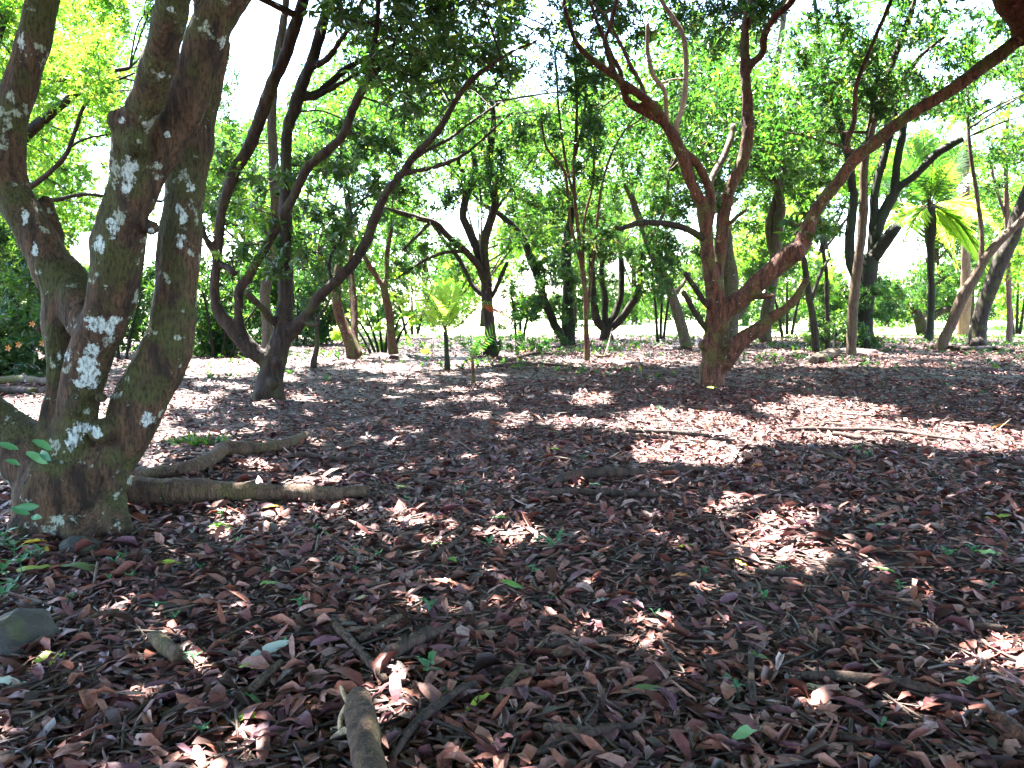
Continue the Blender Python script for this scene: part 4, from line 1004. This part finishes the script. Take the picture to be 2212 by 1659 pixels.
# ------------------------------------------------------------------ fallen branches, sticks and logs
def ground_pts(t, lift=.55, raise_=0.0):
    pts, rad = [], []
    for u, v, r in t:
        g = G(u, v); R = 1.15 * r * np.linalg.norm(g[:2]) / F; g = g + np.array([0, 0, R * lift + raise_]); pts.append(g); rad.append(R)
    return pts, rad
def stick(name, label, spec, mat='bark_rot', group='fallen branches and sticks on the forest floor', extra=(), cat='branch', lift=.6, sides=8, rough=.13, raise_=.034):
    t = pl(spec); pts, rad = ground_pts(t, lift, raise_); org = np.array(pts[len(pts) // 2]); org[2] = float(gz(org[0], org[1]))
    root = empty(name, org, label, cat, group) if extra else None
    a = Acc(); a.tube(pts, rad, sides, rough, int(t[0][0]))
    me = a.build(name if not extra else 'stem', [M[mat]], org)
    if root is None: return tag(link(name, me, None, org), label, cat, group)
    link('stem', me, root)
    for nm, sp, dz, m2 in extra:
        q = pl(sp); e, er = [], []
        for (u, v, r), h in zip(q, dz):
            g = G(u, v); R = r * np.linalg.norm(g[:2]) / F; e.append(g + np.array([0, 0, R * .6 + h])); er.append(R)
        b = Acc(); b.tube(e, er, 6, .15, int(q[0][0])); link(nm, b.build(nm, [M[m2]], org), root)
    return root
stick('fallen_log', 'thick pale brown log lying straight out from the mossy tree base', "250,1092,26 300,1094,25 378,1096,24 440,1094,21 491,1091,18 560,1090,17 605,1089,16 660,1088,15 718,1086,14 765,1080,12 798,1077,11", 'bark_log', cat='log', sides=14, lift=.75,
      extra=[('knot', "705,1082,7 712,1080,6 722,1074,4", (.03, .06, .09), 'bark_rot'), ('knot', "500,1092,12 503,1094,11 508,1094,6", (.03, .05, .06), 'bark_rot'), ('broken_end', "790,1079,9 802,1077,7 812,1074,3", (0, .02, .03), 'bark_rot')])
stick('fallen_branch', 'crooked smooth branch bending away behind the thick log', "250,1046,9 300,1047,9 335,1049,10 392,1043,12 430,1034,14 449,1026,14 470,1009,14 486,997,13 515,994,13 548,991,12 580,988,11 605,983,10 635,973,9 662,957,7", 'bark_log', sides=12, lift=.8,
      extra=[('stub', "493,994,7 494,985,5 496,972,3", (.04, .10, .13), 'bark_log'), ('knot', "447,1030,8 452,1034,7 455,1036,4", (.02, .03, .03), 'bark_rot')])
stick('fallen_branch', 'dark rotting branch arched on the litter below the sunlit patch', "1187,1056,7 1205,1050,9 1229,1043,10 1260,1040,11 1295,1038,10 1340,1038,9 1394,1036,7", sides=9)
stick('stick', 'black straight stick continuing from the dark rotting branch', "1421,1030,4 1460,1028,6 1500,1026,6 1527,1023,5")
stick('fallen_branch', 'knobbly dark branch just below the dark rotting branch', "1159,1086,7 1175,1080,8 1195,1076,8 1220,1071,8 1245,1069,7 1290,1071,6 1328,1072,6 1390,1076,5 1441,1080,4")
stick('stick', 'slanting dark stick with a thin raised end near the pale sun fleck', "927,1234,5 950,1212,6 980,1190,5 1002,1170,4 1023,1152,3")
stick('stick', 'thin curved twig beside the seedling group in the middle', "1119,1208,3 1130,1185,4 1146,1168,4 1165,1159,3 1182,1154,3")
stick('fallen_branch', 'long thin branch crossing the big sunlit patch', "1697,930,3 1750,928,4 1803,930,4 1870,934,4 1936,940,4 2010,952,3 2081,962,2")
stick('stick', 'tan stick pointing out of the sunlit patch', "1770,976,3 1800,988,3.5 1836,1002,3.5 1880,1014,3 1929,1022,3", 'bark_log')
stick('stick', 'thin hooked vine-like twig curving at the sunlit patch', "1641,937,2 1645,952,2.5 1655,968,2.5 1675,978,2.5 1697,985,2.5 1730,986,2.5 1763,983,2", 'bark_log', sides=6)
stick('stick', 'short dark stick just under the long thin branch', "1800,940,4 1830,945,5 1863,952,4")
stick('stick', 'dark stick beside the brightest sun fleck', "1803,1182,3 1850,1188,4 1890,1196,4 1929,1202,3")
stick('stick', 'long grey-purple stick below the brightest sun fleck', "1631,1238,4 1680,1245,5 1730,1252,5 1770,1261,4")
stick('stick', 'faint thin twig lying level among the darker leaves', "1859,1079,2 1910,1079,3 1969,1076,2")
stick('fallen_branch', 'weathered broken branch stub with pale splintered wood', "815,1790,34 804,1720,32 793,1660,30 784,1610,29 777,1575,26 773,1546,22", 'bark_log', cat='branch', sides=14, rough=.16, lift=.8,
      extra=[('splinter', "770,1550,9 752,1560,10 738,1580,7 735,1600,4", (.035, .05, .05, .04), 'wood_pale'), ('splinter', "772,1600,9 745,1602,10 722,1608,8 708,1618,4", (.03, .03, .02, .012), 'wood_pale'), ('splinter', "760,1566,6 742,1540,5 737,1530,3", (.05, .07, .08), 'wood_pale'), ('splinter', "768,1588,6 735,1587,7 715,1590,5", (.02, .02, .02), 'wood_pale')])
stick('fallen_branch', 'brown diagonal branch next to the splintered stub', "846,1662,8 870,1625,9 891,1598,9 925,1570,10 955,1548,10 990,1525,9 1026,1506,7")
stick('fallen_branch', 'charred black knobbly chunk of branch', "838,1452,16 858,1442,15 891,1424,14 925,1405,13 950,1393,11 970,1384,8", rough=.25, sides=10)
stick('stick', 'brown stick leading up to the charred chunk', "776,1417,7 800,1400,8 828,1386,8 850,1372,7 866,1364,6", 'bark_log')
stick('stick', 'long bent stick slanting down to the splintered stub', "716,1375,7 732,1392,8 751,1410,8 775,1435,8 796,1460,9 815,1478,8 837,1500,6", 'bark_log')
stick('stick', 'mottled thick twig with a frayed tip below the charred chunk', "1078,1543,9 1090,1520,9 1105,1495,9 1125,1468,7", 'bark_log')
stick('fallen_branch', 'long dark stick lying level across the middle litter', "1180,1415,7 1220,1408,8 1270,1398,8 1323,1388,6")
stick('stick', 'cut pale-tipped twig parallel to the long dark stick', "1189,1436,7 1235,1425,8 1288,1407,6", 'bark_log')
stick('stick', 'black forked stick at the bottom edge', "1160,1662,7 1225,1637,9 1290,1618,9 1340,1606,8 1375,1600,6")
stick('stick', 'tan stick with a pale cut end above the black forked stick', "1175,1606,9 1210,1610,10 1250,1615,10 1278,1619,9", 'bark_log')
stick('stick', 'wiry thin twig arching over the middle litter', "1070,1385,3 1110,1368,3 1150,1354,3 1200,1340,3 1228,1330,2")
stick('stick', 'short thick broken piece of branch with ragged end', "334,1408,12 350,1422,15 368,1438,15 388,1455,14", 'bark_log', sides=11)
stick('stick', 'brown stick near the silvery leaf', "541,1518,8 565,1495,8 590,1473,8 610,1457,6", 'bark_log')
stick('stick', 'slim curved brown twig near the half-buried root lump', "192,1360,5 215,1352,6 240,1345,5 258,1341,4", 'bark_log')
stick('stick', 'thin twig in the darkest litter', "352,1571,4 380,1558,5 420,1545,5 456,1533,4")
stick('stick', 'reddish-brown curled stick by the spotted green leaf', "1727,1378,5 1755,1388,7 1780,1398,7 1803,1411,5", 'bark_log')
stick('stick', 'upright-lying short stick pointing at the viewer', "1623,1430,6 1622,1460,6 1624,1495,7 1627,1530,6")
stick('fallen_branch', 'long dark curved branch half sunk in the litter', "1718,1474,7 1770,1477,9 1834,1483,10 1890,1490,10 1948,1500,9 2000,1512,8 2050,1526,6")
stick('stick', 'dark stick next to the sun fleck at the edge', "2045,1360,5 2085,1364,6 2125,1369,6 2165,1374,5")
stick('stick', 'thin yellow straw lying on the dark litter', "1876,1437,1.6 1890,1452,2 1910,1468,2 1932,1485,1.8", 'wood_pale', sides=5)
stick('stick', 'slim dark stick near the bottom below the curved branch', "1815,1613,4 1870,1620,5 1910,1625,5 1950,1632,4")
stick('fallen_branch', 'thick brown curl of bark at the lower corner', "2140,1572,9 2165,1585,12 2190,1605,13 2215,1625,12", 'bark_red')
stick('stick', 'dark twig behind the pair of logs end', "620,1000,4 660,995,5 700,1000,5 740,1003,5 775,1000,4")
stick('stick', 'dark stick in the muddy strip behind the crooked branch', "380,1015,3 410,1012,4 450,1010,4 480,1008,3")
stick('stick', 'flat log fragment in the open middle', "898,1050,5 915,1056,7 935,1060,6 955,1062,4")
stick('stick', 'short dark log piece beyond the muddy strip', "1351,948,3 1420,950,5 1470,950,5 1530,949,4")
stick('fallen_log', 'upper pale log of the pair by the ivy-choked clump', "1756,790,8 1768,782,8 1780,775,8 1792,770,7", 'bark_pale', 'two cut logs lying side by side', cat='log', raise_=.05)
stick('fallen_log', 'lower mossy log of the pair by the ivy-choked clump', "1772,788,8 1784,780,8 1796,773,8 1808,768,7", 'bark_log', 'two cut logs lying side by side', cat='log', raise_=.03)
stick('fallen_log', 'long grey log lying behind the mossy tree stems', "-20,832,6 40,830,7 90,832,6 120,834,5", 'bark_pale', 'logs behind the mossy tree', cat='log', raise_=.04)
stick('fallen_log', 'darker twin log in front of the long grey log', "-20,850,6 30,849,7 75,852,6", 'bark_dark', 'logs behind the mossy tree', cat='log', raise_=.04)
stick('fallen_branch', 'bare forked branch lying near the young palms', "1085,787,2.5 1100,780,3 1125,772,3 1150,768,3 1190,768,2", sides=6)
stick('fallen_branch', 'level dark branch lying behind the little palm seedling', "1065,800,3 1100,797,4 1140,794,4 1190,792,3 1240,796,2", sides=6)
stick('stick', 'pale bent stick standing at the foot of the sapling cluster', "1282,765,2 1292,774,2.5 1305,776,2.5 1318,770,2", 'bark_pale', sides=6, extra=[('shoot', "1305,776,2 1314,772,2 1322,768,1.5", (.02, .4, .85), 'bark_pale')])
stick('fallen_branch', 'rootlike dark branch sprawling by the heavy leaning trunk', "2000,752,4 2040,756,4 2090,760,5 2150,756,4 2205,764,3", sides=6)
stick('fallen_branch', 'slanting branch on the shaded floor near the reddish tree', "1700,770,3 1740,772,3 1790,774,3", sides=6)
# pale strip of bark standing out of the sunlit patch
g0 = G(2141, 943); root = empty('bark_strip', g0, 'pale lilac strip of bark standing tilted at the sunlit edge', 'bark')
Yb = g0[1]; V = []; 
for k, (u, v, w) in enumerate([(2141, 943, 4), (2152, 932, 8), (2163, 922, 11), (2174, 913, 9), (2184, 905, 3)]):
    p = P(u, v, Yb - .03 * k); r = w * Yb / F * .5
    for s, dz in ((-1, 0), (0, .25), (1, 0)): V.append(p - g0 + np.array([s * r * .75, -dz * r, s * r * .6]))
    for s in (1, 0, -1): V.append(p - g0 + np.array([s * r * .75, .012 - (.25 * r if s == 0 else 0), s * r * .6]))
Q = []
for k in range(4):
    for s in range(6): a_ = k * 6 + s; b_ = k * 6 + (s + 1) % 6; Q.append((a_, b_, b_ + 6, a_ + 6))
link('strip', mk_mesh('strip', V, None, Q, [M['bark_bleached']], smooth=True), root)

# ------------------------------------------------------------------ coloured fallen leaves that stand out
rg = np.random.default_rng(17)
def fleaf(label, u, v, lpx, ang, mat, curl=.2, bend=.04, wl=.3, lift=.035, tilt=(0, 0), group=None):
    g = G(u, v); L = lpx * np.linalg.norm(g[:2]) / F
    me = big_leaf('fallen_leaf', L, L * wl, 9, rg, M[mat], curl, bend, .03, None, rg.normal(0, .3))
    o = link('fallen_leaf', me, None, g + np.array([0, 0, lift])); o.rotation_euler = (tilt[0], tilt[1], math.radians(ang))
    return tag(o, label, 'leaf', group or 'fresh fallen leaves on the litter')
FL = [("bright green leaf with yellow blotches near the brown diagonal branch", 1035, 1547, 75, 40, 'f_lime'), ("large pale green leaf lying near the bottom edge", 1615, 1610, 92, 35, 'f_lightgreen'),
      ("silvery green leaf catching the light", 585, 1432, 98, 45, 'f_silver'), ("yellow-green edge leaf under the silvery leaf", 545, 1466, 52, 15, 'f_lime'), ("curled bright green leaf lying alone on bare soil", 590, 1297, 50, 25, 'f_green'),
      ("dark green leaf below the silvery leaf", 540, 1533, 62, -20, 'f_darkgreen'), ("wavy lime leaf under the dark green leaf", 537, 1571, 60, 20, 'f_lime'), ("long lime leaf near the stone by the mossy tree", 72, 1236, 95, 40, 'f_lime'),
      ("spotted green leaf on brown litter", 1637, 1426, 50, -50, 'f_dullgreen'), ("dull green long leaf beside brown sticks", 1405, 1508, 72, 10, 'f_dullgreen'), ("thin green leaf under the dark rotting branch", 1278, 1055, 42, -5, 'f_lightgreen'),
      ("slim green leaf on the litter below the log", 480, 1161, 54, 10, 'f_green'), ("upright folded green leaf near the log tip", 705, 1180, 36, -60, 'f_dullgreen'), ("narrow bright green leaf in the open litter", 1110, 1274, 56, -25, 'f_green'),
      ("small green leaf near the open middle flecks", 1080, 1134, 36, -20, 'f_green'), ("glossy green leaf tilted in the litter beyond the flecks", 1912, 1246, 42, -50, 'f_green'), ("pale crumpled green leaf on dark litter", 1300, 1302, 44, 30, 'f_silver'),
      ("pale yellow crinkled leaf", 1775, 1503, 80, -8, 'f_palestraw'), ("yellow leaf beside the thick log", 592, 1111, 44, 10, 'f_yellow'), ("yellow leaf on the moss at the tree foot", 72, 1181, 44, 20, 'f_yellow'),
      ("ochre leaf just below the yellow leaf at the tree foot", 96, 1192, 40, -40, 'f_yellow'), ("golden leaf under the brightest sun fleck", 1602, 1217, 32, -50, 'f_yellow'), ("yellow leaf left of the sunlit patch", 1196, 942, 28, 5, 'f_yellow'),
      ("orange and yellow leaf in shade near the muddy strip", 1090, 977, 34, 10, 'f_orange'), ("olive yellow leaf near the sunlit patch", 1200, 985, 30, -5, 'f_lime'), ("bright red leaf in the sunlit patch", 1412, 1001, 40, 5, 'f_red'),
      ("amber torn leaf on the litter", 1472, 1250, 42, -20, 'f_orange'), ("curled orange-red leaf in a small sun fleck", 960, 1277, 44, -10, 'f_red'), ("orange leaf at the rim of the sunlit patch", 1632, 1017, 30, 10, 'f_orange'),
      ("orange leaf beyond the crooked branch", 716, 936, 28, -5, 'f_orange'), ("yellow-orange leaf past the bark strip", 2165, 933, 36, 0, 'f_orange'), ("yellow-green leaf at the foot of the reddish tree", 1540, 845, 26, 0, 'f_lime'),
      ("small yellow leaf on the shaded far floor", 1222, 788, 16, 20, 'f_yellow'), ("bright yellow leaf by the ivied tree foot", 1064, 781, 18, 40, 'f_yellow'), ("yellow leaf lying behind the little palm", 1130, 764, 18, 10, 'f_yellow'),
      ("orange leaf on the far floor before the leaning trunks", 2052, 795, 15, 0, 'f_orange'), ("lime leaf in the litter past the pair of sticks", 1480, 1180, 40, 20, 'f_lime'), ("green leaf by the slanting dark stick", 975, 1226, 34, -35, 'f_green'),
      ("pale yellow sliver leaf in open litter", 782, 1325, 34, 50, 'f_palestraw'), ("lime leaf in the middle sticks", 942, 1193, 30, 20, 'f_green'), ("dark olive leaf in shade", 870, 1064, 34, 5, 'f_dullgreen'), ("green leaf among sun-touched litter", 1905, 1160, 34, 10, 'f_lightgreen'),
      ("pale green leaf half under twigs", 1690, 1172 + 60, 30, 0, 'f_lightgreen'), ("bright green leaf near the edge seedlings", 2112, 1218, 40, -45, 'f_green'), ("light green leaf by the edge", 2140, 1226, 34, -10, 'f_lightgreen'), ("lime leaf at the edge litter", 2155, 1135, 40, -20, 'f_lime'),
      ("reddish tan broad leaf in the dark litter", 185, 1240, 90, 5, 'f_dullgreen'), ("small lime leaf in the lower corner litter", 95, 1558 - 110, 46, 80, 'f_lime'), ("narrow lime leaf beside another in dark litter", 128, 1452, 46, 84, 'f_lime'), ("thin green leaf on the shaded litter", 365, 1233, 50, 35, 'f_lime'),
      ("blue-green shiny leaf in the shade", 25, 1505, 60, 15, 'f_silver'), ("green leaf at the bottom beside dark twigs", 2090, 1492, 46, 0, 'f_lightgreen')]
for lab, u, v, l, ang, mat in FL:
    lab = lab.replace('left of', 'beside')
    fleaf(lab, u, v, l * 1.05, ang, mat, rg.normal(.2, .25), rg.uniform(.01, .09), rg.uniform(.27, .36), .04, (rg.normal(.15, .15), rg.normal(0, .12)))

# ------------------------------------------------------------------ seedlings
rg = np.random.default_rng(23)
def seedling(u, v, px, label=None, lv=None):
    g = G(u, v); h = px * np.linalg.norm(g[:2]) / F
    root = empty('seedling', g, label or 'tiny green seedling poking up through the brown leaf litter', 'seedling', 'seedlings in the leaf litter')
    a = Acc(); tip = np.array([rg.normal() * .15 * h, rg.normal() * .15 * h, h * .75]); a.tube([(0, 0, -.01), tip * .5 + rg.normal(size=3) * .03 * h, tip], [.004, .003, .002], 4, .05, int(u))
    link('stem', a.build('stem', [M['leaf_seedling']], rnd=True), root)
    n = lv or int(rg.integers(3, 6)); ph = rg.random() * 6
    for k in range(n):
        an = ph + k * 2.4; d = np.array([math.cos(an), math.sin(an), rg.uniform(.1, .7)]); L = h * rg.uniform(.5, .8)
        me = big_leaf('leaf', L, L * rg.uniform(.36, .5), 5, rg, M['leaf_seedling'], .25, .06, 0, float(rg.random()))
        o = link('leaf', me, root); dv = Vector(d).normalized(); o.rotation_euler = dv.to_track_quat('X', 'Z').to_euler(); o.location = Vector(tip * (1 - .35 * (k // 3))) + dv * L / 2
    return root
seedling(922, 1482, 62, 'largest leafy green seedling growing beside the charred chunk', 6)
seedling(925, 1352, 48, 'three-leaved seedling in a small sun fleck', 4)
seedling(660, 1348, 46, 'bright seedling next to a pinkish sun fleck on the soil', 4)
seedling(410, 1458, 40, 'pale two-leaved seedling by the ragged broken branch piece', 3)
for u, v, px in ((765, 1222, 24), (580, 1266, 22), (735, 1243, 22), (772, 1266, 26), (1145, 1244, 34), (1160, 1184, 32), (1212, 1180, 36), (1190, 1190, 30), (345, 1330, 28), (370, 1360, 28), (430, 1604, 36), (430, 1250, 24), (1048, 1190, 30),
                 (1575, 1480, 30), (1592, 1508, 34), (2040, 1226, 30), (2100, 1222, 26), (1945, 1282, 28), (2140, 1290, 26), (510, 1196, 24), (480, 1130, 26), (262, 1216, 26), (242, 1226, 26), (286, 1262, 24), (1520, 1240, 24), (1650, 1300, 26),
                 (28, 1206, 44), (48, 1246, 46), (14, 1306, 36), (10, 1186, 40), (62, 1226, 44), (80, 1212, 38), (20, 1250, 40), (30, 1286, 36), (350, 1085, 30), (355, 1098, 26), (640, 1170, 22), (820, 1226, 24), (955, 1246, 22), (1185, 1302, 28),
                 (1420, 1330, 26), (1900, 1590, 30), (2010, 1330, 26), (980, 1520, 30), (240, 1262, 22), (150, 1310, 26), (610, 1420, 26), (690, 1168, 20), (880, 1096, 20), (1000, 1072, 18), (1260, 1010, 18), (1330, 1000, 18), (1420, 890, 14), (1850, 985, 26), (1870, 990, 22), (1750, 850, 14), (1960, 850, 14), (2050, 846, 14), (1900, 838, 12), (2120, 862, 14)):
    seedling(u, v, px)
# climbing leaves on the mossy trunk
vine = empty('climbing_plant', P(95, 1010, A.Y - .75), 'leafy sprig climbing on the shaded base of the mossy tree', 'plant')
for (u, v, l, rz) in ((92, 962, 40, .2), (80, 990, 46, .9), (100, 985, 40, -.5), (20, 965, 34, .4), (60, 1095, 40, .7), (45, 1105, 36, .2), (80, 1118, 32, -.4), (28, 1000, 30, 1.0)):
    p = P(u, v, A.Y - .72); L = l * A.Y / F
    o = link('leaf', big_leaf('leaf', L, L * .42, 6, rg, M['leaf_seedling'], .2, .08, 0, float(rg.random())), vine, p - np.array(vine.location)); o.rotation_euler = (1.1 + rg.normal() * .2, .3 + rg.normal() * .2, rz)
# grassy clump
gc = G(430, 962); root = empty('grass_clump', gc, 'dark tuft of grassy leaves on the muddy strip beyond the crooked branch', 'grass'); n = 260
ang = rg.random(n) * 6.28; rr = rg.random(n) ** .6 * .30; base = np.stack([np.cos(ang) * rr, np.sin(ang) * rr * .7, np.zeros(n)], 1)
d = unit(np.stack([np.cos(ang) * .8, np.sin(ang) * .8, rg.uniform(.2, 1.2, n)], 1) + rg.normal(size=(n, 3)) * .3); s = unit(np.cross(d, rg.normal(size=(n, 3))))
L = rg.uniform(.06, .16, n); V, T_, k = leaf4(base, d, s, L, L * .16, .35); link('blades', mk_mesh('blades', V, T_, None, [M['leaf_dark']], None, np.repeat(rg.random(n), k)), root)

# ------------------------------------------------------------------ stones, mounds, small flowers
def lump(name, label, cat, u, v, rx, ry, rz, mat, seed, lift=0.0):
    g = G(u, v); V = []; ns, nr = 18, 9
    for i in range(nr + 1):
        th = math.pi * .5 * i / nr if True else 0
        for j in range(ns):
            a_ = j * 2 * math.pi / ns; q = Vector((math.cos(a_) * math.cos(th), math.sin(a_) * math.cos(th), math.sin(th)))
            k = 1 + .28 * mnoise.noise(q * 1.7 + Vector((seed, 0, 0))) + .1 * mnoise.noise(q * 5 + Vector((0, seed, 0)))
            V.append((q.x * rx * k, q.y * ry * k, q.z * rz * k - .03))
    Q = [(i * ns + j, i * ns + (j + 1) % ns, (i + 1) * ns + (j + 1) % ns, (i + 1) * ns + j) for i in range(nr) for j in range(ns)]
    return tag(link(name, mk_mesh(name, V, None, Q, [M[mat]], smooth=True), None, g), label, cat)
lump('stone', 'half-buried dark mossy root lump at the very edge of the litter', 'stone', 20, 1400, .22, .2, .17, 'stone', 3)  # dark root lump, built with the stone shape and material
lump('stone', 'grey rounded stone wedged against the mossy tree foot', 'stone', 178, 1180, .17, .13, .12, 'stone', 9)
lump('stone', 'small dark clod lying in the shaded floor past the sunlit patch', 'stone', 1977, 880, .07, .06, .06, 'stone', 14)
lump('mound', 'low dark mound of soil and roots under the leafy shrub', 'mound', 830, 772, 1.1, .7, .16, 'floor', 21)
lump('mound', 'dark root mound under the ivy-choked clump', 'mound', 1850, 764, .9, .8, .22, 'floor', 27)
fl = empty('flowering_plant', P(30, 740, 16.5), 'sparse orange blossoms in the dark undergrowth', 'plant')
for u, v in ((40, 745), (92, 742), (350, 712), (18, 752), (70, 700)):
    p = P(u, v, 16.5); a = Acc()
    for k in range(5):
        an = k * 1.257; a.add(np.array([(0, 0, 0), (.05 * math.cos(an - .4), 0, .05 * math.sin(an - .4)), (.075 * math.cos(an), -.02, .075 * math.sin(an)), (.05 * math.cos(an + .4), 0, .05 * math.sin(an + .4))]), None, [(0, 1, 2, 3)])
    link('flower', a.build('flower', [M['f_orange']]), fl, p - np.array(fl.location))
print('TRIS', sum(sum(len(p.vertices) - 2 for p in me.polygons) for me in bpy.data.meshes))
